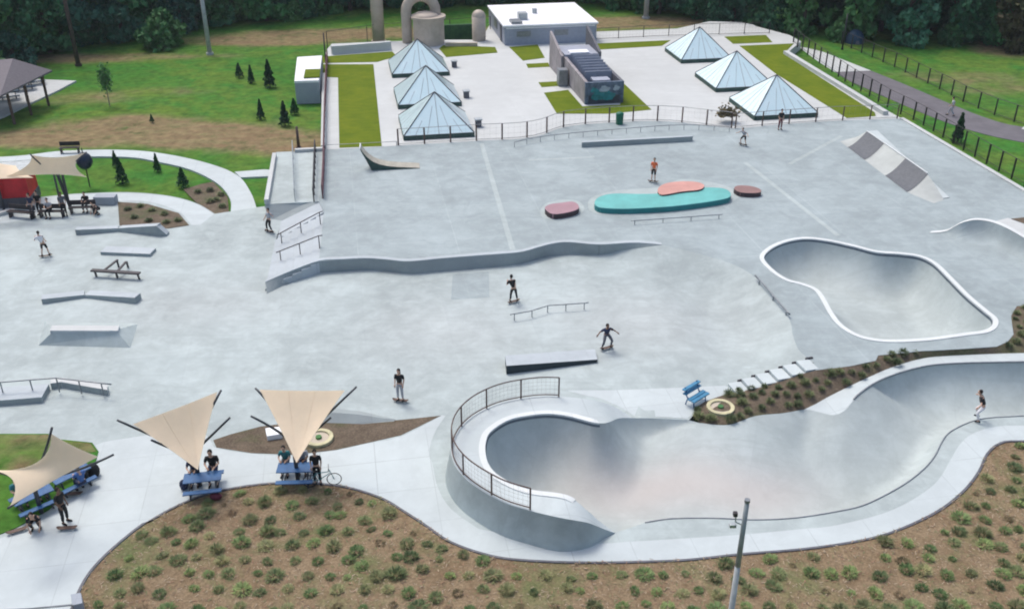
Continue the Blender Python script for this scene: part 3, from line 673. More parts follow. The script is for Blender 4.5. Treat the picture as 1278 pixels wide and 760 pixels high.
fence('ramp_railing', 'black railing between the two pale ramp lanes', PL([(392, 252, UP), (393, 220, UP), (394, 190, UP)]), 1.0, 1.3, 'railing', .05, .045, 'dark_steel', (1.0, .5))
fence('ramp_railing', 'thin grey railing at the middle of the pale ramp', PL([(368.5, 251, UP), (367, 220, UP), (366, 189, UP)]), .9, 1.8, 'railing', .03, .03, 'galv', (1.0, .5))
# ramp area
overlay('access_ramp', [(331, 255), (397, 252), (404, 248), (405, 188), (345, 190), (341, 205)], UP-.003, 'park_concrete', False, skirt=.9)
for nm, lab, a, b, w, h in (('kerb_wall', 'pale kerb wall on the outer left edge of the ramp', P(333, 255, UP), P(343, 196, UP), .3, .35), ('kerb_wall', 'long pale kerb along the right edge of the upper deck', P(1125, 148.5, UP), P(1420, 322, UP), .35, .12), ('kerb_wall', 'low pale kerb wall closing the top of the ramp', P(368, 190, UP), P(403, 188, UP), .35, .25), ('kerb_wall', 'long pale kerb wall beside the brown railing on the lid edge', P(403.5, 186, UP), P(404.5, 95, UP), .35, .3)):
    d = (b-a); l = d.length; an = math.atan2(d.y, d.x); r_ = a
    o = MB().box((l/2, 0, h/2), (l, w, h)).build(nm, 'white_concrete', bevel=.02, loc=a, rot=an); tag(o, lab, 'kerb wall')
# ------------------------------------------------------------------ skate obstacles
def block(name, label, cat, toppx, z, h, mats, bevel=.03, base=0.0, sm=False, htop=None):
    """solid with its top outline surveyed at height base+h"""
    pts = PL([(p[0], p[1], base+(p[2] if len(p) > 2 else h)) for p in toppx]); 
    if sm: pts = smooth(pts, .25, True)
    c = sum(pts, Vector())/len(pts); c.z = base
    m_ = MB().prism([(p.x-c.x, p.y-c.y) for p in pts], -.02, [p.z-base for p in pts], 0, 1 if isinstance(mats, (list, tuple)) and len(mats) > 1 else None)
    o = m_.build(name, mats, bevel=bevel, loc=c); return tag(o, label, cat)
block('grind_ledge', 'long straight grey concrete ledge near the bowed fence', 'ledge', [(726, 178), (864, 170.5), (865, 169), (727, 176.3)], 0, .42, ['ledge_concrete', 'shaded_concrete'], .015, UP)
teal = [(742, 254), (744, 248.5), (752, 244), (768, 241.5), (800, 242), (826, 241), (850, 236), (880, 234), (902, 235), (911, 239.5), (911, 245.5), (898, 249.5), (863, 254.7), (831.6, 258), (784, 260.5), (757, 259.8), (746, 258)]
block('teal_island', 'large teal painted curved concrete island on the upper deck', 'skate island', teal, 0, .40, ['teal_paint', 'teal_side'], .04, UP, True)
block('salmon_pad', 'salmon coloured pad raised behind the teal island', 'skate pad', [(821, 236), (829, 229.5), (847, 226.5), (869, 227), (879, 231), (874, 236.5), (852, 239), (826, 243)], 0, .52, ['salmon_paint', 'dark_side'], .03, UP, True)  # near-black sides: the shadow at the pad painted as colour
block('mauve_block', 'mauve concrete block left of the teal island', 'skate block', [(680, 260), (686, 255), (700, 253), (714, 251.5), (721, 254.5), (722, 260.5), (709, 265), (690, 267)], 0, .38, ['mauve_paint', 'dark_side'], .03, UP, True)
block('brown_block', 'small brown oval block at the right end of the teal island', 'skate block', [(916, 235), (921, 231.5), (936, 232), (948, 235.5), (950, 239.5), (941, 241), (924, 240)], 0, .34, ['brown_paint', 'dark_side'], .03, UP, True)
for nm, px in (('mauve', [(674, 264), (684, 253), (714, 249), (728, 256), (726, 266), (700, 272), (680, 273)]), ('teal', [(735, 262), (738, 247), (770, 238), (820, 234), (850, 224), (890, 228), (918, 238), (918, 250), (870, 259), (790, 269), (745, 267)])):
    overlay('pale_concrete_border', px, UP+.005, 'park_concrete', True, skirt=0)
handrail('flat_rail', 'low grey flat rail in front of the teal island', P(792, 280.5, UP), P(897, 273, UP), 4, .28, .03, ext=.5)
handrail('kinked_rail', 'kinked grey grind rail on the street between the two skaters', P(642, 400, 0), P(729, 386.5, 0), 5, .42, .03, ext=.5, kink=[P(662, 396.5, 0), P(684.5, 389.5, 0)])
# wedge pad, shade on its sides put into their colour
tw = PL([(630.5, 443.5, .50), (742.5, 435.5, .20), (745.5, 448.5, .20), (632, 456.5, .50)])
c = (tw[2]+tw[3])/2; c.z = 0; m_ = MB()
g0 = [Vector((p.x, p.y, 0)) for p in tw]
m_.add([p-c for p in tw]+[p-c for p in g0], [(3, 2, 1, 0)], 0); m_.add([p-c for p in tw]+[p-c for p in g0], [(0, 1, 5, 4), (1, 2, 6, 5), (2, 3, 7, 6), (3, 0, 4, 7)], 1)
tag(m_.build('manual_pad', ['ledge_concrete', 'box_shade'], loc=c), 'tilted grey manual pad, black shade coloured into its sides, in the middle of the street', 'skate box')
# curved steel edge on the hip
hp_ = smooth(PL([(942, 348, .82), (955, 362, .82), (970, 380, .82), (985, 397, .82)]), .5)
hroot = empty('hip_rail', P(942, 348, UP), 'dark straight grind rail on the hip beside the kidney bowl', 'rail')
MB().tube([p-hroot.location+Vector((0, 0, .22)) for p in hp_], .05, 8).build('rail', 'grey_steel', hroot, sm=True)
for k in (1, len(hp_)//2, len(hp_)-2): MB().tube([hp_[k]-hroot.location+Vector((0, 0, -.2)), hp_[k]-hroot.location+Vector((0, 0, .2))], .04, 6).build('post', 'grey_steel', hroot)
# kicker ramp on upper deck
def profile_ramp(name, label, cat, base, ang, prof_pts, width, mats, legs=False):
    root = empty(name, base, label, cat, rot=ang); m_ = MB(); n = len(prof_pts)
    vs = [(x, s_*width/2, z) for s_ in (-1, 1) for x, z in prof_pts]+[(x, s_*width/2, 0) for s_ in (-1, 1) for x, z in prof_pts]
    m_.add(vs, [(i, i+1, n+i+1, n+i) for i in range(n-1)]); m_.build('riding_surface', mats[0], root, sm=True)
    m2 = MB(); e = .0
    for s_ in (0, 1):
        for i in range(n-1):
            q = (s_*n+i, 2*n+s_*n+i, 2*n+s_*n+i+1, s_*n+i+1); m2.add([vs[k] for k in q], [(0, 1, 2, 3)])
    m2.add([vs[0], vs[n], vs[3*n], vs[2*n]], [(0, 1, 2, 3)]); m2.build('side_frame', mats[1], root); return root
kp = P(464, 213, UP); kq = P(524, 210.5, UP); ka = math.atan2((kq-kp).y, (kq-kp).x); kl = (kq-kp).length
kr = empty('kicker_ramp', kp, 'small curved wooden kicker ramp with dark green frame', 'skate ramp', rot=ka)
pf = [(-.75, 1.75), (-.5, 1.35), (-.2, .98), (.15, .68), (.6, .46), (1.2, .30), (2.0, .18), (kl*.85, .09), (kl, .03)]
m_ = MB(); n = len(pf); vs = [(x, y, z) for y in (0, 1.15) for x, z in pf]; m_.add(vs, [(i, i+1, n+i+1, n+i) for i in range(n-1)])
vs2 = [(x, y, z-.05) for y in (0, 1.15) for x, z in pf]; m_.add(vs2, [(n+i, n+i+1, i+1, i) for i in range(n-1)]); m_.build('riding_surface', 'ramp_tan', kr, sm=True)
m_ = MB()
lowp = [(-.72, 1.6), (-.55, 1.2), (-.25, .75), (0, 0.0), (.5, 0), (1.2, 0), (2.0, 0), (kl*.85, 0), (kl, 0)]
for y in (-.01, 1.16):
    v4 = [(x, y, z) for x, z in pf]+[(x, y, z) for x, z in lowp]; m_.add(v4, [(i, n+i, n+i+1, i+1) for i in range(n-1)])
m_.add([(-.72, 0, 1.6), (-.72, 1.15, 1.6), (0, 1.15, 0), (0, 0, 0)], [(0, 1, 2, 3)]); m_.build('side_frame', 'ramp_green', kr)
MB().tube([(-.75, 0, 1.77), (-.75, 1.15, 1.77)], .04, 8).build('lip_pipe', 'white_plastic', kr)
# double quarter with slatted panels on the right of the deck
def qp(px): return P(px[0], px[1], px[2])
z1 = UP+.95
TL_, TR_ = P(1082, 164, z1), P(1158, 217, z1)       # lip line
d = (TR_-TL_); d.z = 0; dl = d.length; dn = d.normalized(); nn_ = Vector((dn.y, -dn.x, 0))
if nn_.y > 0: nn_ = -nn_
qr = empty('bank_ramp', Vector((TL_.x, TL_.y, UP)), 'pale concrete bank ramp with two dark slatted panels near the right edge', 'skate ramp')
nn_ = P(1058, 184, UP)-TL_; nn_.z = 0; run = nn_.length; nn_.normalize()
def Q(s, t):   # s along 0..1, t out 0..1
    return TL_+d*s+nn_*run*t-Vector((0, 0, (z1-UP)*(1-(1-t)**1.7)))-Vector((TL_.x, TL_.y, UP))
m_ = MB(); NT = 8
for (s0, s1, mi, lift_) in ((.0, 1.0, 0, 0),):
    SS = [(-.15)+1.42*k/20 for k in range(21)]; b0 = len(m_.v)
    vs = []
    for s_ in SS:
        f_ = min(1, max(0, (s_+.15)/.15)) if s_ < 0 else min(1, max(0, (1.27-s_)/.27))
        for k in range(NT+1):
            p = Q(s_, k/NT*(.55+.45*f_ if s_ > 1 else 1)); p.z = max(.004, Q(s_, k/NT).z*f_); vs.append(p)
    m_.add(vs, [(i*(NT+1)+k, i*(NT+1)+k+1, (i+1)*(NT+1)+k+1, (i+1)*(NT+1)+k) for i in range(20) for k in range(NT)])
m_.build('ramp_surface', 'bank_light', qr, sm=True)
for s0, s1 in ((.0, .31), (.66, 1.0)):
    m_ = MB(); vs = []
    for s_ in (s0, s1):
        for k in range(NT+1): vs.append(Q(s_, k/NT)+Vector((0, 0, .02)))
    m_.add(vs, [(k, k+1, NT+1+k+1, NT+1+k) for k in range(NT)]); m_.build('slatted_panel', 'ramp_tile', qr, sm=True)
m_ = MB(); w_ = -nn_*1.1
a = Q(-.0, 0); b = Q(1.25, 0); a.z = z1-UP+.01; b.z = .04
aa = Vector((a.x+1.6, a.y+.5, 0)); bb = Vector((b.x+.6, b.y+.2, 0)); a2, b2 = a+Vector((.9, .25, 0)), b+Vector((.5, .15, 0))
m_.add([a, b, b2, a2, aa, bb], [(0, 1, 2, 3), (3, 2, 5, 4)]); m_.build('ramp_back', 'walk_concrete', qr)
m_ = MB().tube([Q(0, 0)+Vector((0, 0, .03)), Q(1, 0)+Vector((0, 0, .03))], .05, 8); m_.build('coping', 'coping_concrete', qr)
# wave shaped quarter at far right
lip = smooth(PL([(1160, 291, UP+.02), (1180, 289, UP+.12), (1197, 280, UP+.75), (1215, 275, UP+1.0), (1235, 277, UP+1.0), (1256, 285, UP+1.0), (1282, 300, UP+.9), (1320, 325, UP+.8), (1370, 355, UP+.5)]), .3)
m = len(lip); toe = []; bkk = []
for i, p in enumerate(lip):
    f_ = (p.z-UP); toe.append(Vector((p.x-.2*f_-.1, p.y-1.45*f_-.1, UP+.005))); bkk.append(Vector((p.x+1.3*f_+.1, p.y+1.5*f_+.1, UP-.005)))
rows = []
for k in range(8):
    t = k/7; rows.append([Vector((a.x+(b.x-a.x)*t, a.y+(b.y-a.y)*t, UP+.004+(a.z-UP)*float(prof(np.array(t))))) for a, b in zip(lip, toe)])
wq = empty('wave_quarter_pipe', Vector((lip[m//2].x, lip[m//2].y, UP)), 'curved concrete wave quarter pipe at the far right of the deck', 'skate ramp')
reparent(band('transition', rows, 'deck_concrete', closed=False, inv=False), wq)
flat_top = [p+Vector((.25, .3, 0)) for p in lip]
reparent(band('lip_band', [[p+Vector((0, 0, .02)) for p in lip], [p+Vector((0, 0, .02)) for p in flat_top]], 'coping_concrete', closed=False, sm=False), wq)
reparent(band('back_slope', [flat_top, bkk], 'deck_concrete', closed=False), wq)
tag(overlay('concrete_strip', [(1240, 277), (1258, 272), (1330, 300), (1330, 322), (1282, 296)], UP+.01, 'white_concrete', False, skirt=0), kind='structure')
overlay('soil_pocket', [(1262, 273), (1290, 270), (1330, 285), (1330, 297)], UP+.03, 'dark_mulch', False)
for a, b in (((930, 203), (1046, 294)), ((601, 179), (640, 312)), ((660, 200), (742, 196)), ((1050, 170), (985, 205))):
    a, b = P(*a, UP+.006), P(*b, UP+.006); d_ = (b-a).normalized(); n_ = Vector((-d_.y, d_.x, 0))*.17
    m_ = MB().add([a-n_, b-n_, b+n_, a+n_], [(0, 1, 2, 3)]); struct(m_.build('pale_seam', 'park_concrete'))
# left street obstacles
def ledge_strip(name, label, px, h, depth, mats=('ledge_concrete', 'shaded_concrete'), base=0.0, cat='ledge'):
    """front top edge surveyed; solid goes back by depth. px: (x, y, h)"""
    pts = [P(p[0], p[1], base+p[2]) for p in px]; c = pts[0].copy(); c.z = base; m_ = MB()
    for i in range(len(pts)-1):
        a, b = pts[i]-c, pts[i+1]-c; dd = Vector((b.x-a.x, b.y-a.y, 0)).normalized(); nn = Vector((-dd.y, dd.x, 0))*depth
        if nn.y < 0: nn = -nn
        a2, b2 = a+nn, b+nn; lo_ = lambda v: Vector((v.x, v.y, -.02))
        vs = [a, b, b2, a2, lo_(a), lo_(b), lo_(b2), lo_(a2)]
        m_.add(vs, [(0, 1, 2, 3)], 0); m_.add(vs, [(4, 5, 1, 0), (5, 6, 2, 1), (6, 7, 3, 2), (7, 4, 0, 3)], 1)
    return tag(m_.build(name, list(mats), loc=c), label, cat)
ledge_strip('bent_ledge', 'grey bent ledge below the curved mulch patch, nearest the red kiosk', [(93.5, 287, .38), (147, 285, .26), (195, 282, .75), (208, 293, .12)], 0, .5)
ledge_strip('low_ledge', 'low thin grey ledge behind the skate picnic table', [(125, 314.5, .2), (187, 317, .2)], 0, .9)
ledge_strip('bent_ledge', 'shallow peaked grey ledge in front of the skate picnic table', [(51.5, 373.5, .32), (105, 368, .2), (168, 371.5, .4)], 0, .6)
# funbox
top = PL([(63, 416.5, .55), (148, 416.5, .55), (150, 410, .55), (66, 409.5, .55)]); bot = PL([(48, 431, 0), (163, 434, 0), (172, 404, 0), (56, 401, 0)])
c = Vector((sum(p.x for p in top)/4, sum(p.y for p in top)/4, 0)); fr = empty('funbox', c, 'low grey funbox with pale box on top, left of the street', 'skate box')
MB().add([p-c for p in top]+[p-c for p in bot], [(0, 1, 2, 3), (4, 5, 1, 0), (5, 6, 2, 1), (6, 7, 3, 2), (7, 4, 0, 3)]).build('banks', 'park_concrete', fr)
MB().prism([(p.x-c.x, p.y-c.y) for p in top], .54, .74, 0, 1).build('top_box', ['white_concrete', 'ledge_concrete'], fr, bevel=.02)
# Z ledge with rail
zr = empty('hubba_with_rail', P(52, 499, 0), 'grey stepped ledge with a flat rail at the left edge of the street', 'ledge')
def relblock(px, h, nm, mats, z0=-.02):
    pts = [P(a, b, h)-zr.location for a, b in px]; MB().prism([(p.x, p.y) for p in pts], z0, h, 0, 1).build(nm, mats, zr, bevel=.015)
relblock([(-160, 504), (0, 499.5), (52, 495.5), (61, 479), (0, 483), (-160, 490)], .32, 'lower_ledge', ['ledge_concrete', 'shaded_concrete'])
relblock([(62.5, 478.5), (76, 476.5), (134, 486.5), (134.5, 480.5), (78, 471), (63, 473.5)], .34, 'upper_ledge', ['white_concrete', 'shaded_concrete'])
rp = [P(-160, 484, .9), P(0, 477, .9), P(37, 474, .9), P(70, 471.6, .9), P(126, 478, .8), P(139, 479.5, .78)]
MB().tube([p-zr.location for p in rp], .035, 8).build('rail', 'grey_steel', zr, sm=True)
for k in (1, 2, 3, 4): MB().tube([rp[k]-zr.location, Vector((rp[k].x, rp[k].y, .1))-zr.location], .035, 6).build('rail_post', 'grey_steel', zr)
m4 = P(98, 475, .85); MB().tube([m4-zr.location, Vector((m4.x, m4.y, .1))-zr.location], .035, 6).build('rail_post', 'grey_steel', zr)
# skate picnic table
def beam(m_, a, b, w, t, mi=0):
    a, b = Vector(a), Vector(b); dd = (b-a).normalized(); sd = dd.cross(Vector((0, 0, 1)))
    if sd.length < .1: sd = Vector((1, 0, 0))
    sd = sd.normalized()*w/2; u = sd.cross(dd).normalized()*t/2
    vs = [a-sd-u, a+sd-u, a+sd+u, a-sd+u, b-sd-u, b+sd-u, b+sd+u, b-sd+u]
    m_.add(vs, [(3, 2, 1, 0), (4, 5, 6, 7), (0, 1, 5, 4), (1, 2, 6, 5), (2, 3, 7, 6), (3, 0, 4, 7)], mi); return m_
a = P(116, 345, 0); b = P(176, 349, 0); sr = empty('skate_picnic_table', a, 'thin dark skate picnic table bench on the left street', 'skate bench'); L_ = (b-a)
m_ = MB(); beam(m_, Vector((0, 0, .42)), L_+Vector((0, 0, .42)), .3, .09); m_.build('bench_plank', 'dark_steel', sr)
m_ = MB(); beam(m_, L_*.25+Vector((0, .1, .42)), L_*.36+Vector((0, 1.5, .48)), .12, .08); m_.build('brace', 'dark_steel', sr)
m_ = MB(); beam(m_, L_*.53+Vector((0, .1, .42)), L_*.56+Vector((0, 1.3, .48)), .12, .08); m_.build('brace', 'dark_steel', sr)
for f_ in (.06, .5, .95): m_ = MB(); beam(m_, L_*f_+Vector((0, 0, .4)), L_*f_+Vector((.05, 0, 0)), .12, .08); m_.build('leg', 'dark_steel', sr)
for f_ in (.36, .56): m_ = MB(); beam(m_, L_*f_+Vector((0, 1.4, .45)), L_*f_+Vector((0, 1.45, 0)), .1, .08); m_.build('leg', 'dark_steel', sr)
# terrace beside the planter
tr = empty('terraced_seat', P(910, 491, 0), 'row of stepped pale concrete seat slabs beside the right planter', 'seat steps')
a, b = P(912, 484, 0), P(1014, 452, .75); dd = b-a; an = math.atan2(dd.y, dd.x); l = Vector((dd.x, dd.y, 0)).length
for k in range(6):
    c = a+dd*((k+.5)/6); h = .14+.135*k
    m_ = MB().box((c.x-tr.location.x, c.y-tr.location.y-.25, h/2), (l/6-.04, .95, h), an, 0); m_.build('slab', 'walk_concrete', tr, bevel=.02)
    m_ = MB().box((c.x-tr.location.x+.25, c.y-tr.location.y+.36, h/2+.03), (l/6-.35, .1, h+.05), an, 0); m_.build('edge_strip', 'dark_steel', tr)
# manhole rings
def ring_lid(px, py, z, label):
    root = empty('well_cover', P(px, py, z), label, 'well cover'); m_ = MB(); n = 28
    for r0, r1, z0, z1 in ((.48, .66, 0, .14),):
        vs = []
        for k in range(n):
            c_, s_ = math.cos(2*math.pi*k/n), math.sin(2*math.pi*k/n); vs += [(r0*c_, r0*s_, z0), (r0*c_, r0*s_, z1), (r1*c_, r1*s_, z1), (r1*c_, r1*s_, z0)]
        m_.add(vs, [(4*k+j, 4*k+j+1, 4*((k+1) % n)+j+1, 4*((k+1) % n)+j) for k in range(n) for j in range(3)])
    m_.build('rim', 'ring_yellow', root); MB().cyl((0, 0, 0), .47, .07, 24).build('cover_plate', 'beige_concrete', root)
    MB().cyl((0, 0, .05), .14, .12, 10).build('centre_cap', 'leaf_mid', root)
ring_lid(398, 548, .02, 'round yellowish well cover in the mulch behind the right front sail')
ring_lid(899, 510, .08, 'round yellowish well cover in the planter by the blue bench table')
block('white_junction_box', 'small white box on the mulch left of the right front sail tip', 'box', [(331, 534), (350, 532), (352, 541), (333, 544)], 0, .25, ['white_plastic'], .02, .02)
# front left utility things
block('utility_cabinet', 'pale grey utility box at the lower left corner of the bed', 'utility box', [(88, 741), (101, 739), (103, 752), (90, 755)], 0, .45, ['kiosk_concrete'], .02, 0)
fence('low_barrier', 'low thin grey barrier rail at the bottom left frame edge', PL([(-60, 780), (40, 775), (95, 770)]), .6, 1.8, 'barrier', .03, .035, 'grey_steel', (1.0,))
# ------------------------------------------------------------------ lid plaza
lid = [p for p in FL]+PL([(1064, 114), (985, 64), (1000, 52), (985, 44), (962, 38), (925, 28), (885, 27), (845, 36), (741, 40), (741, 30), (612, 30), (600, 50), (560, 50), (480, 52), (414, 55), (408, 62), (404, 74), (402, 100)], UP)
lid = [p+Vector((0, 0, -.004)) for p in lid]
struct(tin('plaza', cdt_clean(lid), 'white_concrete', skirt=1.0))
G = [[(402, 80.5), (466, 80.5), (476.5, 182.5), (423.5, 184.5), (421.8, 97), (401.5, 96)], [(401, 71), (489.5, 64.5), (495, 70.5), (471, 77.6), (402, 79)], [(548, 61), (553, 56.6), (618, 59), (621, 66), (557, 71.6)],
     [(635.5, 59), (671, 56), (680, 72.4), (652.6, 76)], [(656.6, 80), (684, 78.5), (687, 83.5), (659, 85)], [(672, 103), (701, 101.5), (705, 107), (676, 109)], [(679, 116), (709, 112.5), (727, 133), (774, 131), (774, 100), (813, 137), (760, 142), (695, 142)],
     [(735.5, 55), (837, 50.5), (826, 57.5), (742, 62.5)], [(904, 46), (956, 44), (964, 53), (915, 55)], [(923, 57.5), (991, 54.5), (978, 67.5), (1092, 140.6), (1093, 145), (1057, 147.5), (968, 92)]]
gst = bpy.data.objects
for g in G: overlay('roof_lawn', g, UP+.02, 'roof_grass', False, skirt=.05)
# low white border walls on lid
def wall_px(name, label, a, b, z, w, h, mat, cat='wall'):
    a, b = P(*a, z), P(*b, z); dd = b-a; o = MB().box((dd.length/2, 0, h/2), (dd.length, w, h)).build(name, mat, bevel=.02, loc=a, rot=math.atan2(dd.y, dd.x)); return tag(o, label, cat)
wall_px('low_wall', 'long low white wall on the right edge of the lid by the road fence', (980, 67.5), (1105, 144), UP, .5, .35, 'white_concrete')
wall_px('low_wall', 'short low white wall at the back left edge of the lid', (414, 68), (488, 62), UP, .6, .9, 'white_concrete')
for nm in (('pale_walk', [(741, 52), (845, 47), (905, 44), (960, 42.5), (940, 31), (925, 28.5), (885, 28.5), (845, 37), (741, 41)]),): overlay(nm[0], nm[1], UP+.01, 'white_concrete', False, skirt=0)
# glass pyramids
def pyramid(fl, frr, apex_y, label):
    a, b = P(fl[0], fl[1], UP+.25), P(frr[0], frr[1], UP+.25); w = (b-a).length; w = max(5.2, w)
    c = (a+b)/2+UY*w/2; root = empty('skylight_pyramid', Vector((c.x, c.y, UP)), label, 'skylight', 'glass skylight pyramids on the lid', YAW); h = 2.7; s = w/2
    MB().box((0, 0, .17), (w+.06, w+.06, .36)).build('base_kerb', 'ramp_green', root, bevel=.03)
    z0 = .40; ap = Vector((0, 0, z0+h)); cs = [Vector((-s, -s, z0)), Vector((s, -s, z0)), Vector((s, s, z0)), Vector((-s, s, z0))]
    for k in range(4): MB().add([cs[k], cs[(k+1) % 4], ap], [(0, 1, 2)]).build('glass_face', 'skylight_glass', root)
    mr = MB()
    for k in range(4): mr.tube([cs[k], ap], .045, 6)
    mr.build('hip_mullions', 'dark_steel', root)
    mr = MB()
    for k in range(4):
        p, q = cs[k], cs[(k+1) % 4]
        for j in range(1, 6):
            t = j/6; o_ = p.lerp(q, t); m0 = p.lerp(q, .5); hh = 1-abs(t-.5)*2
            mr.tube([o_, m0.lerp(ap, 0)+(o_-m0)*(1-hh)+(ap-m0)*hh*.999], .022 if j != 3 else .03, 4)
    mr.build('glazing_bars', 'galv', root); return root
pyramid((504, 172), (592, 167.5), 0, 'nearest of the three skylight pyramids on the left, close behind the fence')
pyramid((497, 133), (576, 129.5), 0, 'middle one of the three glass skylight pyramids on the left')
pyramid((489.5, 94.5), (561, 91.5), 0, 'farthest left glass skylight pyramid, in front of the beige tank')
pyramid((941.4, 147), (1021, 143), 0, 'nearest right glass skylight pyramid, beside the green grass strip')
pyramid((894.7, 113), (965, 108), 0, 'middle one of the three glass skylight pyramids on the right')
pyramid((851, 77), (912, 73.5), 0, 'farthest right glass skylight pyramid, near the pale back walk')
for k, (x, y, lb) in enumerate(((567, 84, 'farthest'), (582, 122, 'middle'), (597, 158, 'nearest'))):
    r_ = empty('roof_vent', P(x, y, UP), 'small dark vent box right of the '+lb+' left pyramid', 'vent', rot=YAW)
    MB().box((0, 0, .3), (.5, .5, .6)).build('housing', 'charcoal', r_, bevel=.03); MB().box((0, 0, .65), (.65, .65, .08)).build('cap', 'galv', r_)
# building with white roof
def site(root_px, z=UP):
    return P(root_px[0], root_px[1], z)
b0 = P(629.6, 57, UP); br = empty('pump_building', b0, 'low grey building with flat white roof behind the lid plaza', 'building', rot=YAW)
bw, bd, bh = 10.6, 11.5, 2.0
m_ = MB().box((bw/2, bd/2, bh/2), (bw, bd, bh)); m_.build('walls', 'wall_grey', br, bevel=.03)
MB().box((bw/2, bd/2, bh+.1), (bw+.3, bd+.3, .2)).build('roof', 'white_roof', br, bevel=.02)
MB().box((2.6, 3.0, bh+.55), (1.0, 1.2, .8)).build('roof_vent', 'galv', br, bevel=.05); MB().box((4.6, 6.0, bh+.4), (.5, .5, .7)).build('roof_vent', 'galv', br, bevel=.05)
MB().box((1.5, 1.2, bh+.3), (1.2, 1.8, .35)).build('roof_hatch', 'grey_steel', br, bevel=.03)
MB().box((-.03, 2.2, .95), (.08, 1.0, 1.9)).build('door', 'charcoal', br); MB().box((-.03, 6, 1.2), (.08, 2.2, .9)).build('louvre', 'grey_steel', br)
for x in (2.2, 6.5): MB().box((x, -.03, 1.2), (1.6, .06, .6)).build('louvre', 'grey_steel', br)
for sx in (0,): MB().box((bw/2, -.03, bh-.15), (bw-.4, .07, .1)).build('gutter', 'white_roof', br)
# dark entrance structure
e0 = P(730, 131, UP); er = empty('entrance_structure', e0, 'dark walled stair entrance with teal painted front wall on the lid', 'building', rot=YAW)
w_, l_, h_ = 3.6, 14.5, 2.0
MB().box((w_/2, .15, h_/2), (w_, .3, h_)).build('front_wall', 'mural_blue', er, bevel=.02)
for (x, z, rx, rz, mt) in ((1.3, .8, .7, .5, 'mural_teal'), (2.2, .7, .6, .45, 'mural_teal'), (1.8, 1.35, .5, .3, 'mural_pale'), (2.9, 1.4, .3, .25, 'mural_pale'), (.8, 1.3, .3, .25, 'mural_teal')):
    vs = [(x+rx*math.cos(t*.5236)*(1+.25*math.sin(t*2.1)), -.012, z+rz*math.sin(t*.5236)*(1+.2*math.cos(t*1.7))) for t in range(12)]; MB().add(vs, [tuple(range(12))]).build('mural_patch', mt, er)
m_ = MB(); m_.add([(0, .3, 0), (0, l_*.62, 0), (0, l_*.62, h_+.2), (0, .3, h_), (.3, .3, 0), (.3, l_*.62, 0), (.3, l_*.62, h_+.2), (.3, .3, h_)], [(0, 3, 2, 1), (4, 5, 6, 7), (3, 7, 6, 2), (1, 2, 6, 5)]); m_.build('left_wall', 'brown_wall', er)
m_ = MB().box((w_-.15, l_*.31+.15, h_/2), (.3, l_*.62-.3, h_)); m_.build('right_wall', 'charcoal', er)
MB().box((w_/2, l_*.31, .4), (w_-.6, l_*.62, .8)).build('stair_well', 'charcoal', er)
m_ = MB()
for k in range(7): m_.box((w_/2+.2, 3.2+k*.8, 1.2+.06*k), (w_-1.0, .1, 2.0))
m_.build('screen_fins', 'wall_grey', er)
MB().box((w_/2, 1.6, 1.85), (1.6, 1.2, .12)).build('canopy_slab', 'wall_grey', er)
MB().box((w_/2, l_*.75, 1.2), (w_-.2, l_*.26, 2.4)).build('rear_block', 'wall_grey', er, bevel=.03)
MB().box((w_*.45, l_*.66, 2.5), (1.9, 1.2, .15)).build('rear_slab', 'white_roof', er)
for x, hh, mt in ((-.2, 3.6, 'brown_wall'), (w_+.0, 4.0, 'charcoal')):
    m_ = MB(); y0 = l_*.60; y1 = l_*.98
    m_.prism([(x-.12, y0), (x+.12, y0), (x+.12, y1), (x-.12, y1)], 0, [hh*.65, hh*.65, hh, hh]); m_.build('fin_wall', mt, er)
MB().box((-.6, 6.8, .8), (.9, 1.0, 1.6)).build('doorway', 'grey_steel', er, bevel=.04)
# kiosk block left
k0 = P(367.5, 130, -.1); kk = empty('concrete_vault', k0, 'grey concrete vault block with white top left of the brown railing', 'vault')
q = [P(367.5, 103, 2.0), P(398, 102, 2.0), P(402, 71, 2.0), P(371, 73, 2.0)]
MB().prism([(p.x-k0.x, p.y-k0.y) for p in q], 0, 2.0).build('walls', 'kiosk_concrete', kk, bevel=.03)
MB().prism([((p.x-k0.x), (p.y-k0.y)) for p in q], 2.0, 2.22).build('top_slab', 'white_roof', kk, bevel=.03)
q = [P(379, 97.5, 2.2), P(399, 96.5, 2.2), P(400, 87, 2.2), P(381, 87.5, 2.2)]
MB().prism([((p.x-k0.x), (p.y-k0.y)) for p in q], 2.25, 2.36).build('planted_patch', 'roof_grass', kk)
for x, y, w in ((383, 66, 6), (376, 66, 4), (397, 63, 5)):
    p = P(x, y, 2.2)-k0
# beige pipes and tank
def pipe(px, py, r, h, label, top='open', mat='beige_pipe'):
    root = empty('vent_pipe', P(px, py, .2), label, 'vent pipe')
    MB().tube([(0, 0, -.4), (0, 0, h)], [r, r], 18).build('pipe', mat, root, sm=True)
    MB().cyl((0, 0, -.3), r*1.25, .5, 18).build('base_collar', mat, root)
    if top == 'dome': MB().ball((0, 0, h), r, (1, 1, .9), 16, 8).build('domed_top', mat, root, sm=True)
    else:
        for z in (h*.33, h*.66): MB().cyl((0, 0, z), r*1.06, .1, 18).build('joint_band', mat, root)
    return root
pipe(473, 53, .72, 11, 'tall straight beige vent pipe left of the beige tank')
pipe(598, 57, .78, 3.3, 'short beige vent pipe with domed top beside the grey building', 'dome')
gr = empty('gooseneck_pipe', P(509, 60, .2), 'beige gooseneck vent pipe bending over into the tank', 'vent pipe', rot=YAW)
arc = [(0, 0, -.3), (0, 0, 2), (0, 0, 4.0)]+[(1.65-1.65*math.cos(math.pi*k/12), 0, 4.0+1.65*math.sin(math.pi*k/12)) for k in range(1, 13)]+[(3.3, 0, 3.2)]
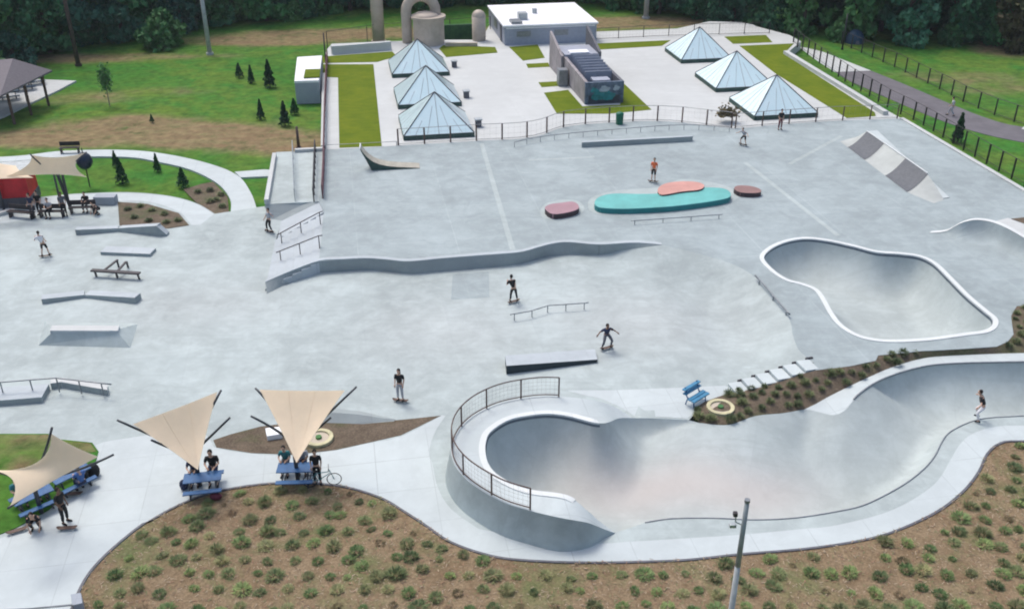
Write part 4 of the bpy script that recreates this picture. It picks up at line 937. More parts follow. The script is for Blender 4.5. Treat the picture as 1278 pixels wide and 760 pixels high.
MB().tube(arc, .58, 16).build('bent_pipe', 'beige_pipe', gr, sm=True); MB().cyl((0, 0, -.3), .8, .6, 16).build('base_collar', 'beige_pipe', gr)
tk = empty('beige_tank', P(536, 61, .2), 'round beige tank under the gooseneck vent pipe', 'tank')
MB().cyl((0, 0, -.4), 1.75, 3.8, 28).build('tank_wall', 'beige_pipe', tk, sm=False); MB().cyl((0, 0, 3.4), 1.95, .28, 28).build('tank_rim', 'beige_pipe', tk)
MB().ball((-.3, 0, 3.6), 1.5, (1, 1, .35), 16, 8).build('tank_lid', 'beige_pipe', tk, sm=True)
dr_ = MB(); tag(dr_.box((0, 0, .9), (4.6, .5, 1.8)).build('dark_hedge_screen', 'needle', loc=P(575, 50, .1), rot=YAW), 'dark green screen wall between the tank and the domed pipe', 'screen')
wall_px('curved_kerb', 'small pale kerb right of the beige tank', (556, 58), (596, 58), UP, .35, .4, 'beige_pipe', 'kerb')
# ------------------------------------------------------------------ shade sails
def sail_mesh(corners, sag, n=14, thick=.02, pull=.10, big=None):
    """triangle / quad fabric with concave edges"""
    vs = []; fs = []
    cs = [Vector(c) for c in corners]; cen = sum(cs, Vector())/len(cs)
    def bz(a, b, t, pull=pull):
        m_ = (a+b)/2; m_ = m_+(cen-m_)*pull*2; return a*(1-t)**2+m_*2*t*(1-t)+b*t*t
    if len(cs) == 3:
        a, b, c = cs
        for i in range(n+1):
            u = i/n
            l_ = bz(a, c, u); r_ = bz(b, c, u)
            for j in range(n+1):
                t = j/n; p = l_.lerp(r_, t)
                if u < 1: p = p+(bz(a, b, t)-a.lerp(b, t))*(1-u)
                p.z -= sag*math.sin(math.pi*t)*math.sin(math.pi*min(1, u*1.0))*.6
                vs.append(p)
    else:
        a, b, c, d = cs
        for i in range(n+1):
            u = i/n
            for j in range(n+1):
                t = j/n; p = a*(1-t)*(1-u)+b*t*(1-u)+c*t*u+d*(1-t)*u
                e = bz(a, b, t)*(1-u)+bz(d, c, t, (big or pull*2)*.5)*u+bz(a, d, u, big or pull)*(1-t)+bz(b, c, u)*t; vs.append(e-p)
    fs = [(i*(n+1)+j, i*(n+1)+j+1, (i+1)*(n+1)+j+1, (i+1)*(n+1)+j) for i in range(n) for j in range(n)]
    m_ = len(vs); vs2 = [v+Vector((0, 0, -thick)) for v in vs]
    return MB().add(vs+vs2, fs+[tuple(m_+k for k in reversed(f)) for f in fs])
def shade(label, mast, corners, arms, group, hubz=1.9, sag=.25, pull=.10, big=None):
    root = empty('shade_sail', mast, label, 'shade sail', group)
    m = sail_mesh([c-mast for c in corners], sag, pull=pull, big=big); fa = m.build('fabric', 'sail_fabric', root, sm=True)
    if len(corners) == 3:
        a_, b_, c_ = [c-mast for c in corners]; sm_ = MB()
        for t_ in (.33, .66): p0 = a_.lerp(b_, t_); p0 = p0+((a_+b_+c_)/3-p0)*.05; sm_.tube([p0+(c_-p0)*k/10+Vector((0, 0, -.004-sag*.6*math.sin(math.pi*t_)*math.sin(math.pi*k/10))) for k in range(0, 9)], .012, 4)
        sm_.build('seam', 'sail_fabric', fa); fa.children[0].parent = fa
    MB().tube([(0, 0, -.1), (0, 0, hubz)], .09, 10).build('mast', 'sail_mast', root)
    for tip, bend in arms:
        t = tip-mast; h = Vector((0, 0, hubz-.1)); cf = sum(corners, Vector())/len(corners)-mast; mid = cf+Vector((0, 0, -.55))+(t-cf)*.25+Vector((0, 0, -bend*.4))
        pts = [h*(1-u)**2+mid*2*u*(1-u)+t*u*u for u in [k/10 for k in range(11)]]; MB().tube(pts, [.065-.002*k for k in range(11)], 8).build('mast_arm', 'sail_mast', root, sm=True)
    return root
g_s = 'beige shade sails on dark curved masts'
mA = P(250, 606, 0)
shade('left one of the two front shade sails, over the blue table on the path', mA, [P(166, 529, 3.9), P(271, 489, 4.0), P(247, 586, 2.1)], [(P(146, 524, 4.05), .9), (P(276, 486.5, 4.15), .9), (P(189, 549, 3.5), 1.4), (P(287, 521, 3.6), 1.4)], g_s, 1.9, pull=.03)
mB = P(372, 600, 0)
shade('right one of the two front shade sails, before the mulch island', mB, [P(324, 486, 4.0), P(430, 487, 4.0), P(370, 577, 2.1)], [(P(318.5, 484, 4.1), .9), (P(445, 482.5, 4.1), .9), (P(313, 519, 3.5), 1.4), (P(413, 521, 3.0), 1.2)], g_s, 1.9, pull=.03)
mC = P(52, 640, 0)
shade('shade sail at the left frame edge with a pointed top over the grass bed', mC, [P(64, 541, 4.6), P(122, 569.5, 3.2), P(12.6, 631, 3.0), P(-40, 585, 4.0)], [(P(65, 533, 4.9), .3), (P(142, 567, 3.35), .9), (P(10, 634, 3.0), .6), (P(-45, 572, 4.3), .9)], g_s, 2.0, pull=.04, big=.95)
mD = P(88, 262, 0)
shade('far shade sail with two peaks beside the red kiosk', mD, [P(38, 193, 4.6), P(107, 191, 4.5), P(108, 221, 2.9), P(0, 223, 3.0)], [(P(108, 190, 4.6), .6), (P(37, 192, 4.7), .6)], g_s, 2.9, pull=.30)
shade('far shade sail covering the roof of the red kiosk', P(5, 262, 0), [P(-40, 195, 4.4), P(20, 207, 3.4), P(42, 222, 3.0), P(-60, 228, 3.0)], [(P(-40, 195, 4.4), .4)], g_s, 2.9, pull=.12)
# red kiosk
k0 = P(41, 258, 0); rk = empty('red_kiosk', k0, 'bright red walled kiosk under the far shade sails', 'kiosk', rot=YAW)
w = 7.5
MB().box((-w/2, 1.2, .35), (w, 2.4, .7)).build('grey_base', 'charcoal', rk, bevel=.02); MB().box((-w/2, 1.2, 1.6), (w-.1, 2.3, 1.8)).build('red_walls', 'red_panel', rk, bevel=.03)
for x in (-1.7, -3.4, -5.1): MB().box((x, .03, 1.6), (.08, .06, 1.7)).build('panel_rib', 'red_panel', rk)
MB().box((-2.6, .02, 1.7), (.5, .05, .9)).build('pale_poster', 'orange_panel', rk)
MB().box((-w/2, 1.2, 2.55), (w+.2, 2.5, .1)).build('kiosk_roof', 'galv', rk)
wall_px('kiosk_ledge', 'pale low kerb in front of the red kiosk', (-40, 279), (44, 258), .0, .4, .25, 'white_concrete', 'kerb')
# dark round globe
gl = empty('dark_globe', P(112, 232, 0), 'dark blue ball shaped object on a post at the tip of the far sail', 'globe')
MB().ball((0, 0, 1.95), .58, (1, 1, 1.12), 18, 12).build('ball', 'dusk_blue', gl, sm=True); MB().tube([(0, 0, -.1), (0, 0, 1.5)], .05, 8).build('post', 'dark_steel', gl); MB().tube([(0, 0, 2.5), (0, 0, 2.95)], .04, 8).build('top_stem', 'dark_steel', gl)
def bench(loc, rot, label, mat='dark_steel', l=1.6):
    r_ = empty('park_bench', loc, label, 'bench', rot=rot)
    MB().box((0, 0, .45), (l, .42, .05)).build('seat', mat, r_, bevel=.01); b_ = MB().box((0, .22, .72), (l, .05, .35)); b_.build('backrest', mat, r_, bevel=.01)
    for x in (-l*.42, l*.42): MB().box((x, 0, .21), (.07, .4, .43)).build('leg', mat, r_)
    return r_
bench(P(88, 191, 0), .1, 'dark bench on the far side of the ring path')
bench(P(28, 272, 0), -.2, 'dark bench in front of the red kiosk', l=2.0)
bench(P(66, 271, 0), 0, 'dark bench under the far shade sail, left of its leaning post', l=1.8)
bench(P(104, 266, 0), .1, 'dark bench under the far shade sail near the mulch patch', l=1.8)
tag(MB().tube([(0, 0, 0), (-.55, .2, 3.0)], .12, 8).build('leaning_post', 'sail_mast', loc=P(89, 262, 0)), 'thick dark leaning post holding the far shade sail', 'post')
tag(MB().tube([(0, 0, 0), (-.1, .2, 3.0)], .07, 8).build('upright_post', 'sail_mast', loc=P(79, 268, 0)), 'thin dark upright post under the far shade sail', 'post')
bx = P(133, 254, 0); tag(MB().box((0, 0, .3), (1.5, .7, .6)).build('pale_box', 'kiosk_concrete', bevel=.04, loc=bx), 'pale bluish box bench beside the lower ring path', 'box')
# picnic tables
def picnic(loc, rot, label, mats=('table_blue', 'table_blue')):
    r_ = empty('picnic_table', loc, label, 'picnic table', 'blue picnic tables', rot); r_.scale = (.86, .86, .95)
    MB().box((0, 0, .75), (1.8, .78, .05)).build('tabletop', mats[0], r_, bevel=.015)
    for y in (-.72, .72): MB().box((0, y, .44), (1.8, .28, .05)).build('bench_seat', mats[1], r_, bevel=.012)
    for x in (-.62, .62):
        m_ = MB(); m_.tube([(x, -.3, .73), (x, -.62, .03)], .035, 8); m_.tube([(x, .3, .73), (x, .62, .03)], .035, 8); m_.tube([(x, -.74, .42), (x, .74, .42)], .03, 8); m_.tube([(x, -.62, .03), (x, .62, .03)], .03, 8); m_.build('leg_frame', 'sail_mast', r_)
    return r_
picnic(P(256, 612, 0), .18, 'blue picnic table under the left front shade sail')
picnic(P(371, 600, 0), .05, 'blue picnic table under the right front shade sail')
r_ = empty('slatted_bench', P(869, 503, 0), 'bright blue slatted bench beside the left end of the planter', 'bench', rot=.75)
for y, z in ((-.2, .42), (.02, .43), (.32, .62), (.38, .82)): MB().box((0, y, z), (1.2, .19, .07)).build('slat', 'table_blue_pale', r_, bevel=.01)
for x in (-.45, .45): m_ = MB(); m_.tube([(x, -.2, 0), (x, -.15, .4), (x, .25, .42), (x, .42, .9)], .03, 8); m_.tube([(x, .2, .4), (x, .3, 0)], .03, 8); m_.build('leg_frame', 'table_blue', r_)
picnic(P(92, 607, 0), .85, 'blue picnic table under the left edge sail, beside the black backpack heap')
picnic(P(45, 634, 0), .75, 'blue picnic table under the left edge sail, nearest the kneeling person')
# green bin
gb = empty('green_bin', P(773, 155, UP), 'dark green litter bin on the deck before the bowed fence', 'litter bin')
MB().cyl((0, 0, 0), .3, .85, 16, r2=.34).build('bin_body', 'green_plastic', gb); MB().ball((0, 0, .86), .35, (1, 1, .6), 14, 8).build('lid', 'green_plastic', gb, sm=True)
# ------------------------------------------------------------------ pole, distant poles
pb = P(906, 848, 0); pb = P(900, 848, 0); pr = empty('light_pole', pb, 'tall grey wooden pole standing in the front planting bed', 'pole')
MB().tube([(0, 0, -.1), (0, 0, 5.0)], [.11, .088], 14).build('lower_shaft', 'pole_grey', pr, sm=True)
MB().tube([(0, 0, 5.0), (0, 0, 7.5)], [.085, .072], 14).build('upper_shaft', 'pole_dark', pr, sm=True)
MB().cyl((0, 0, 7.5), .085, .1, 12).build('top_cap', 'grey_steel', pr)
MB().tube([(0, 0, 6.6), (-.26, 0, 6.75), (-.28, 0, 7.0)], .022, 6).build('bracket', 'galv', pr); MB().box((-.3, 0, 7.05), (.13, .13, .14)).build('sensor', 'dark_steel', pr, bevel=.02)
MB().box((-.33, 0, 6.62), (.2, .14, .12)).build('junction_box', 'galv', pr, bevel=.02)
def post(px, py, h, r, label, mat='pole_dark', z=-.1, cat='pole'):
    r_ = empty('utility_pole', P(px, py, z), label, cat); MB().tube([(0, 0, -.2), (0, 0, h)], [r, r*.7], 8).build('shaft', mat, r_, sm=True)
    MB().cyl((0, 0, -.1), r*1.5, .3, 8).build('base', mat, r_); return r_
post(262, 68, 9, .28, 'grey utility pole standing on the far lawn before the wood', 'pole_grey')
post(98, 82, 9, .26, 'dark slim pole near the wood edge, right of the pavilion', 'bark')
post(806, 23, 8, .35, 'pale grey pole at the wood edge right of the white roofed building', 'pole_grey')
post(408, 92, 4.2, .09, 'thin dark lamp post at the back corner by the concrete vault', 'dark_steel')
post(1051, 62, 4.0, .1, 'thin dark post near the blue tent by the wood', 'dark_steel')
post(373, 186, 1.9, .14, 'short brown stump post above the ramp', 'rust_post')
# pavilion
a = P(95, 101, 0); slab = PL([(95, 101), (45, 99), (-60, 104), (-130, 150), (-40, 160), (5, 145), (40, 128), (70, 114)], .02)
struct(tin('pavilion_slab', slab, 'white_concrete', skirt=.2))
pv = empty('pavilion', P(10, 118, 0), 'open picnic pavilion with grey hipped roof at the far left', 'pavilion')
o_ = pv.location
ez = 2.9; E_ = [P(65, 88, ez), P(0, 120, ez), P(-110, 118, ez), P(-40, 84, ez)]; rg = [P(16, 73.5, 4.6), P(-45, 78, 4.6)]
vs = [p-o_ for p in E_+rg]; MB().add(vs+[v-Vector((0, 0, .14)) for v in vs[:4]], [(0, 4, 5, 3), (0, 1, 4), (1, 2, 5, 4), (2, 3, 5), (6, 7, 1, 0), (7, 8, 2, 1), (8, 9, 3, 2), (9, 6, 0, 3), (6, 9, 8, 7)]).build('roof', 'pavilion_roof', pv)
for p in (E_[0].lerp(E_[1], .12), E_[0].lerp(E_[1], .5), E_[0].lerp(E_[1], .85), E_[0].lerp(E_[3], .3)+Vector((0, -.6, 0)), E_[1].lerp(E_[2], .4)+Vector((0, .6, 0))):
    q = p-o_; q = q+(sum(E_, Vector())/4-p)*.08; MB().tube([(q.x, q.y, -.1), (q.x, q.y, 2.8)], .13, 8).build('post', 'rust_post', pv)
for k, (x, y, lb) in enumerate(((32, 112, 'nearest the slab corner'), (12, 124, 'in the middle'), (44, 105, 'at the far side'))):
    r_ = empty('pavilion_table', P(x, y, .02), 'dark picnic table under the pavilion roof, '+lb, 'table', 'tables under the pavilion', .5)
    MB().box((0, 0, .75), (1.9, .8, .06)).build('tabletop', 'tent_blue', r_); 
    for yy in (-.75, .75): MB().box((0, yy, .44), (1.9, .28, .05)).build('bench_seat', 'tent_blue', r_)
    for xx in (-.6, .6): MB().box((xx, 0, .36), (.08, 1.4, .06)).build('leg_frame', 'dark_steel', r_); MB().box((xx, 0, .2), (.08, .5, .7)).build('pedestal', 'dark_steel', r_)
# road
rd = smooth(PL([(1087, 88.5), (1135, 108), (1184, 129), (1234, 148.5), (1278, 159), (1400, 175), (1520, 190)], -.11), 1)+smooth(PL([(1520, 225), (1400, 200), (1278, 178), (1230, 168), (1184, 154), (1134, 134), (1060, 101), (1042, 89.5)], -.11), 1)
struct(tin('road', cdt_clean(rd), 'asphalt', skirt=.1))
overlay('road_apron', [(1007, 60), (1027, 65), (1087, 88.5), (1042, 90), (1020, 76), (996, 58)], -.10, 'white_concrete', False, skirt=.1)
overlay('verge_strip', [(1275, 161), (1278, 158), (1330, 163), (1330, 170)], -.09, 'white_concrete', False, skirt=.05)
# blue tent
tt = empty('blue_tent', P(1066, 53, -.1), 'small dark blue dome tent at the edge of the wood', 'tent')
MB().ball((0, 0, 0), 1.15, (1, 1, 1.3), 14, 10).build('canopy', 'tent_blue', tt, sm=True); MB().add([(-.3, -1.2, 0), (.3, -1.2, 0), (0, -.95, .8)], [(0, 1, 2)]).build('door_flap', 'charcoal', tt)
# ------------------------------------------------------------------ vegetation
def leaf_cloud(n, fn, size, seed, sx=1.0):
    r_ = np.random.default_rng(seed); V = []; F = []
    for i in range(n):
        p = fn(r_)
        if p is None: continue
        s = size*(.55+.9*r_.random()); a = r_.normal(size=3); a /= np.linalg.norm(a); b = np.cross(a, r_.normal(size=3)); b /= np.linalg.norm(b); c = np.cross(a, b)
        k = len(V); V += [tuple(p+b*s*.6), tuple(p+c*s*.45+a*s*.12), tuple(p-b*s*.5), tuple(p-c*s*.4+a*s*.1)]; F.append((k, k+1, k+2, k+3))
    return V, F
def tree_mesh(seed, h, w, leaf, mat, low=.5, n=3600):
    r_ = random.Random(seed); cl = []
    for k in range(26):
        t = r_.random(); z = low+(h-low)*t; rad = w*(math.sin(math.pi*min(1, .18+t*.78))**.7)
        a = r_.uniform(0, 6.28); d = rad*r_.uniform(.25, .85); cl.append((d*math.cos(a), d*math.sin(a), z, w*r_.uniform(.25, .5)))
    cla = np.array(cl)
    def fn(g):
        c = cla[g.integers(len(cla))]; v = g.normal(size=3); v /= np.linalg.norm(v); rr = c[3]*(g.random()**.33)
        return np.array([c[0]+v[0]*rr, c[1]+v[1]*rr, max(.15, c[2]+v[2]*rr*.75)])
    V, F = leaf_cloud(n, fn, leaf, seed)
    me = bpy.data.meshes.new('crown'); me.from_pydata(V, [], F); me.materials.append(M[mat]); me.update()
    tb = MB(); tb.tube([(0, 0, -.3), (.05, 0, h*.3), (-.1, .1, h*.6), (0, 0, h*.88)], [.28, .22, .14, .05], 8)
    for k in range(7):
        c = cl[k*3]; tb.tube([(0, 0, max(.8, c[2]-1.8)), (c[0]*.5, c[1]*.5, c[2]-.7), (c[0], c[1], c[2])], [.1, .07, .03], 5)
    return me, tb.mesh('trunk', 'bark')
protos = [tree_mesh(1, 12, 3.6, .62, 'leaf_dark', .6), tree_mesh(2, 14, 4.2, .66, 'leaf_mid', .4), tree_mesh(3, 11, 3.8, .6, 'leaf_cool', .3), tree_mesh(4, 13, 3.4, .62, 'leaf_dark', .9), tree_mesh(5, 9, 3.2, .5, 'leaf_mid', .2)]
shrubp = [tree_mesh(11, 3.4, 2.2, .42, 'leaf_cool', .2, 1700), tree_mesh(12, 2.6, 2.0, .4, 'leaf_mid', .15, 1500), tree_mesh(13, 4.2, 2.0, .42, 'leaf_dark', .2, 1700)]
brownp = tree_mesh(14, 9, 3.0, .5, 'leaf_brown', .3, 2400)
def put_tree(pr, loc, sc, rot, label, group, name='tree', cat='tree'):
    r_ = empty(name, loc, label, cat, group, rot); r_.scale = (sc, sc, sc*random.uniform(.9, 1.15))
    link('crown', pr[0], None, r_); link('trunk', pr[1], None, r_); return r_
edge_px = [(-60, 104), (0, 84), (50, 76), (100, 62), (170, 50), (250, 36), (330, 30), (400, 24), (470, 16), (560, 10), (650, 4), (740, 8), (800, 15), (860, 26), (930, 36), (1000, 46), (1060, 51), (1130, 56), (1200, 58), (1278, 58), (1350, 60)]
ep = [P(x, y, -.1) for x, y in edge_px]
el = smooth(ep, 3.6)
rt = random.Random(3)
kinds = ['dark green leafy tree in the front row of the wood', 'mid green broad leafy tree in the front row of the wood', 'bluish green leafy tree in the front row of the wood', 'dark tall narrow tree in the front row of the wood', 'lower mid green tree in the front row of the wood']
for i, p in enumerate(el):
    k = rt.randrange(5); put_tree(protos[k], p+Vector((rt.uniform(-.8, .8), rt.uniform(1.5, 4), 0)), rt.uniform(.85, 1.2), rt.uniform(0, 6.28), kinds[k], 'trees of the wood edge')
    if rt.random() < .6: put_tree(shrubp[rt.randrange(3)], p+Vector((rt.uniform(-2, 2), rt.uniform(-.5, 1.0), 0)), rt.uniform(.7, 1.1), rt.uniform(0, 6.28), 'leafy undergrowth shrub at the foot of the wood edge', 'undergrowth shrubs', 'shrub', 'shrub')
for i, p in enumerate(el[::1]):
    put_tree(protos[rt.randrange(5)], p+Vector((rt.uniform(-2, 2), rt.uniform(7, 10), 0)), rt.uniform(1.0, 1.3), rt.uniform(0, 6.28), 'leafy tree standing behind the front row of the wood', 'trees deeper in the wood')
# the mass of wood behind
V, F = leaf_cloud(26000, lambda g: (lambda q, u, z: np.array([q.x, q.y+10+u, z]))(el[g.integers(len(el))]+Vector((g.normal()*2, 0, 0)), g.random()*7, g.random()*13), 1.3, 99)
me = bpy.data.meshes.new('woodland'); me.from_pydata(V, [], F); me.materials.append(M['leaf_dark']); me.update(); o = link('woodland', me); tag(o, 'dense dark wood behind the first trees', 'wood', kind='stuff')
put_tree(brownp, P(1262, 62, -.1), 1.0, 0, 'brownish dead tree at the wood edge at the far right', None)
put_tree(shrubp[1], P(205, 58, -.1), 1.5, 1, 'round bluish bush standing out of the wood on the left lawn', None, 'shrub', 'shrub')
# conifers on lawns
def conifer(seed, h, w):
    def fn(g):
        t = g.random()**.8; z = .12+h*t*.95; rr = w*(1-t)**.85*(.5+.5*g.random())*(1+.18*math.sin(z*9/h*3)); a = g.random()*6.283
        return np.array([rr*math.cos(a), rr*math.sin(a), z])
    V, F = leaf_cloud(900, fn, .2, seed); me = bpy.data.meshes.new('foliage'); me.from_pydata(V, [], F); me.materials.append(M['needle']); me.update()
    return me, MB().tube([(0, 0, -.2), (0, 0, h*.9)], [.07, .02], 6).mesh('trunk', 'bark')
cp = [conifer(21, 2.6, .62), conifer(22, 2.4, .5), conifer(23, 2.1, .7)]
con = [(337, 109, 1.05, 'tallest dark conifer on the left lawn, nearest the concrete vault'), (314, 104, .75, 'small dark conifer in the middle of the lawn trio'), (299, 97, .7, 'small dark conifer leftmost of the lawn trio'), (356, 157, .85, 'dark conifer on the bare earth beside the brown stump post'), (326, 149, .75, 'dark conifer at the edge of the bare earth strip'), (368, 143, .7, 'small conifer in front of the concrete vault'),
       (153, 229, .78, 'dark conifer in the grass ring between the two paths'), (197, 214, .6, 'small dark conifer touching the inner edge of the ring path'), (229, 234, .72, 'conifer beside the mulch patch inside the ring path'), (145, 208, .5, 'thin conifer at the inner edge of the ring path'), (1194, 178, 1.05, 'dark conifer beside the road fence at the right'), (190, 153, .35, 'tiny dark conifer on the lawn above the bare earth')]
for k, (x, y, s, lb) in enumerate(con):
    pr_ = cp[k % 3]; r_ = empty('conifer', P(x, y, -.1), lb, 'conifer', None, k*1.3); r_.scale = (s, s, s); link('foliage', pr_[0], None, r_); link('trunk', pr_[1], None, r_)
# sapling
sap = empty('sapling', P(137, 132, -.1), 'slim young tree with bare lower trunk on the left lawn', 'tree')
V, F = leaf_cloud(700, lambda g: (lambda v: np.array([v[0]*.42, v[1]*.42, 2.6+v[2]*.9]))(g.normal(size=3)*.6), .2, 31)
me = bpy.data.meshes.new('crown'); me.from_pydata(V, [], F); me.materials.append(M['leaf_mid']); link('crown', me, None, sap); MB().tube([(0, 0, -.1), (0, 0, 2.9)], [.06, .03], 6).build('trunk', 'bark_pale', sap)
V, F = leaf_cloud(500, lambda g: (lambda v: np.array([v[0]*.5, v[1]*.5, .5+abs(v[2])*.5]))(g.normal(size=3)*.6), .2, 32)
b_ = P(905, 157, UP); me = bpy.data.meshes.new('shrub'); me.from_pydata(V, [], F); me.materials.append(M['tuft_dry']); 
o = link('dry_shrub', me, None, None, b_+Vector((.3, 1.0, 0))); o.scale = (1.3, 1.1, 1.1); tag(o, 'dry brownish shrub beside the nearest right pyramid', 'shrub')
# tufts
def tuft(seed, mat, h=.5, w=.42, n=70):
    g = random.Random(seed); V = []; F = []
    for i in range(n):
        a = g.uniform(0, 6.28); r0 = w*.55*g.random()**.5; el = g.uniform(.15, 1.0); l = h*g.uniform(.5, .95); ww = .013*g.uniform(.7, 1.6)
        x0, y0, z0 = r0*math.cos(a), r0*math.sin(a), h*.45*(1-(r0/(w*.55))**2)*g.random(); a2 = a+g.uniform(-.6, .6); dx, dy = math.cos(a2)*(1-el*.7), math.sin(a2)*(1-el*.7); px_, py_ = -math.sin(a2)*ww, math.cos(a2)*ww; k = len(V)
        V += [(x0-px_, y0-py_, z0), (x0+px_, y0+py_, z0), (x0+dx*l*.5+px_, y0+dy*l*.5+py_, z0+l*el*.5), (x0+dx*l*.5-px_, y0+dy*l*.5-py_, z0+l*el*.5), (x0+dx*l, y0+dy*l, z0+l*el*.75)]
        F += [(k, k+1, k+2, k+3), (k+3, k+2, k+4)]
    me = bpy.data.meshes.new('grass_tuft'); me.from_pydata(V, [], F); me.materials.append(M[mat]); me.update(); return me
tp = [('tuft_green', 0), ('tuft_green', 1), ('tuft_olive', 2), ('tuft_dark', 3), ('tuft_olive', 4), ('tuft_dark', 5), ('tuft_green', 6)]
tms = [tuft(50+i, m_, .36+.05*(i % 3), .62, 230) for m_, i in tp]; dm = [tuft(70+i, 'tuft_dry', .28, .5, 130) for i in range(2)]
tl_ = {'tuft_green': 'green ornamental grass tuft in the brown front planting bed', 'tuft_olive': 'olive ornamental grass tuft in the brown front planting bed', 'tuft_dark': 'dark green ornamental grass tuft in the brown front planting bed', 'tuft_dry': 'dry tan grass tuft in the brown front planting bed'}
bA = np.array([(p.x, p.y) for p in bedo]); fwA = np.array([(p.x, p.y) for p in FW])
cand = []; y = 20.5; row = 0
while y < 47:
    x = -24+(row % 2)*.45
    while x < 26:
        cand.append((x+rt.gauss(0, .15), y+rt.gauss(0, .13))); x += .9
    y += .82; row += 1
ca = np.array(cand); k = inside(bA, ca); ca = ca[k]; dd_, _ = mind(ca, fwA); ca = ca[dd_ > .45]
def proj(x, y, z):
    v = Vector((x, y, z-HC)); yc = v.y*math.cos(PITCH)-v.z*math.sin(PITCH); zc = v.y*math.sin(PITCH)+v.z*math.cos(PITCH); return CX+FPX*v.x/yc, CY-FPX*zc/yc
vis = [(a, b) for a, b in ca if -15 < proj(a, b, 0)[0] < 1293 and proj(a, b, 0)[1] < 775]
vis = [q for q in vis if rt.random() > .05]
vis.sort(key=lambda q: q[0]**2+q[1]**2)
rest = MB()
for n_, (a, b) in enumerate(vis):
    if rt.random() < .13: me = dm[rt.randrange(2)]
    else: me = tms[rt.randrange(len(tms))]
    sc = .42+.40*rt.random()**1.2; sx, sy, sz, an = sc*rt.uniform(.85, 1.25), sc*rt.uniform(.8, 1.15), sc*rt.uniform(.8, 1.25), rt.uniform(0, 6.28)
    if n_ < 298:
        o = link('grass_tuft', me, None, None, (a, b, bed_z(a, b)-.01), an); o.scale = (sx, sy, sz); tag(o, tl_[me.materials[0].name], 'grass tuft', 'grass tufts in the front planting bed')
    else:
        ca_, sa_ = math.cos(an), math.sin(an); mi = {'tuft_green': 0, 'tuft_olive': 1, 'tuft_dark': 2, 'tuft_dry': 3}[me.materials[0].name]; z_ = bed_z(a, b)-.01
        rest.add([(a+v.co.x*sx*ca_-v.co.y*sy*sa_, b+v.co.x*sx*sa_+v.co.y*sy*ca_, z_+v.co.z*sz) for v in me.vertices], [tuple(p.vertices) for p in me.polygons], mi)
if rest.v: tag(rest.build('far_grass_tufts', ['tuft_green', 'tuft_olive', 'tuft_dark', 'tuft_dry']), 'small grass tufts in the farther part of the front planting bed', 'grass tufts', kind='stuff')
print('tufts', len(vis))
# litter of straw on the bed
def litter(name, poly, n, z, mats, size, label, cat, zf=None, xy=None):
    A = np.array([(p.x, p.y) for p in poly]); mn, mx = A.min(0), A.max(0)
    if xy: mn, mx = np.array(xy[0]), np.array(xy[1])
    g = np.random.default_rng(5); pts = mn+(mx-mn)*g.random((n, 2)); pts = pts[inside(A, pts)]; m_ = MB()
    for x, y in pts:
        zz = (zf(x, y) if zf else z)+.012; a = g.random()*6.28; l = size*(.5+g.random()); w = size*(.12+.2*g.random()); c, s = math.cos(a), math.sin(a); t = (g.random()-.3)*.06
        m_.add([(x-c*l-s*w, y-s*l+c*w, zz), (x+c*l-s*w, y+s*l+c*w, zz+t+.01), (x+c*l+s*w, y+s*l-c*w, zz+t+.01), (x-c*l+s*w, y-s*l-c*w, zz)], [(0, 1, 2, 3)], int(g.integers(len(mats))))
    o = m_.build(name, mats); return tag(o, label, cat, kind='stuff')
flat('straw_tan', (.37, .30, .21), .9); flat('straw_brown', (.17, .12, .085), .9); flat('straw_rust', (.29, .17, .11), .9)
litter('straw_mulch', bedo, 42000, 0, ['straw_tan', 'straw_brown', 'straw_rust', 'tuft_olive', 'straw_tan'], .055, 'tan and brown straw mulch scattered over the front planting bed', 'mulch', bed_z, ((-24, 19.5), (26, 46)))
# planter shrubs
foliage('shrub_dark', (.085, .12, .055), (.15, .185, .09), 3)
ps = [tuft(90+i, 'shrub_dark', .5, .45, 180) for i in range(3)]
pe_in = np.array([(p.x, p.y) for p in PE]); g = np.random.default_rng(12); pts = []
mn, mx = pe_in.min(0), pe_in.max(0); mx[0] = 36
tries = 0; wc = P(899, 510, 0)
while len(pts) < 190 and tries < 30000:
    tries += 1; q = mn+(mx-mn)*g.random(2)
    if not inside(pe_in, q[None])[0]: continue
    if mind(q[None], pe_in)[0][0] < .28 or any((q[0]-a)**2+(q[1]-b)**2 < .24 for a, b in pts) or (q[0]-wc.x)**2+(q[1]-wc.y)**2 < 1.1: continue
    pts.append(tuple(q))
for a, b in pts:
    z = float(zPE(np.array([[a, b]]))[0]); o = link('planter_shrub', ps[rt.randrange(3)], None, None, (a, b, z-.02), rt.uniform(0, 6)); s = rt.uniform(.42, .78); o.scale = (s, s, s*1.15)
    tag(o, 'dark green grassy shrub in the long planter behind the snake run', 'shrub', 'shrubs in the long planter')
# a few tufts in the left beds
for x, y in ((160, 262), (175, 258), (190, 263), (205, 268), (168, 272), (186, 276), (208, 278), (222, 276), (247, 240), (262, 238), (270, 250), (276, 243), (278, 258), (262, 252)):
    o = link('low_plant', ps[rt.randrange(3)], None, None, P(x, y, .02), rt.uniform(0, 6)); o.scale = (.8, .8, .7); tag(o, 'small dark plant in the curved mulch patches by the ring paths', 'plant', 'plants in the curved mulch patches')
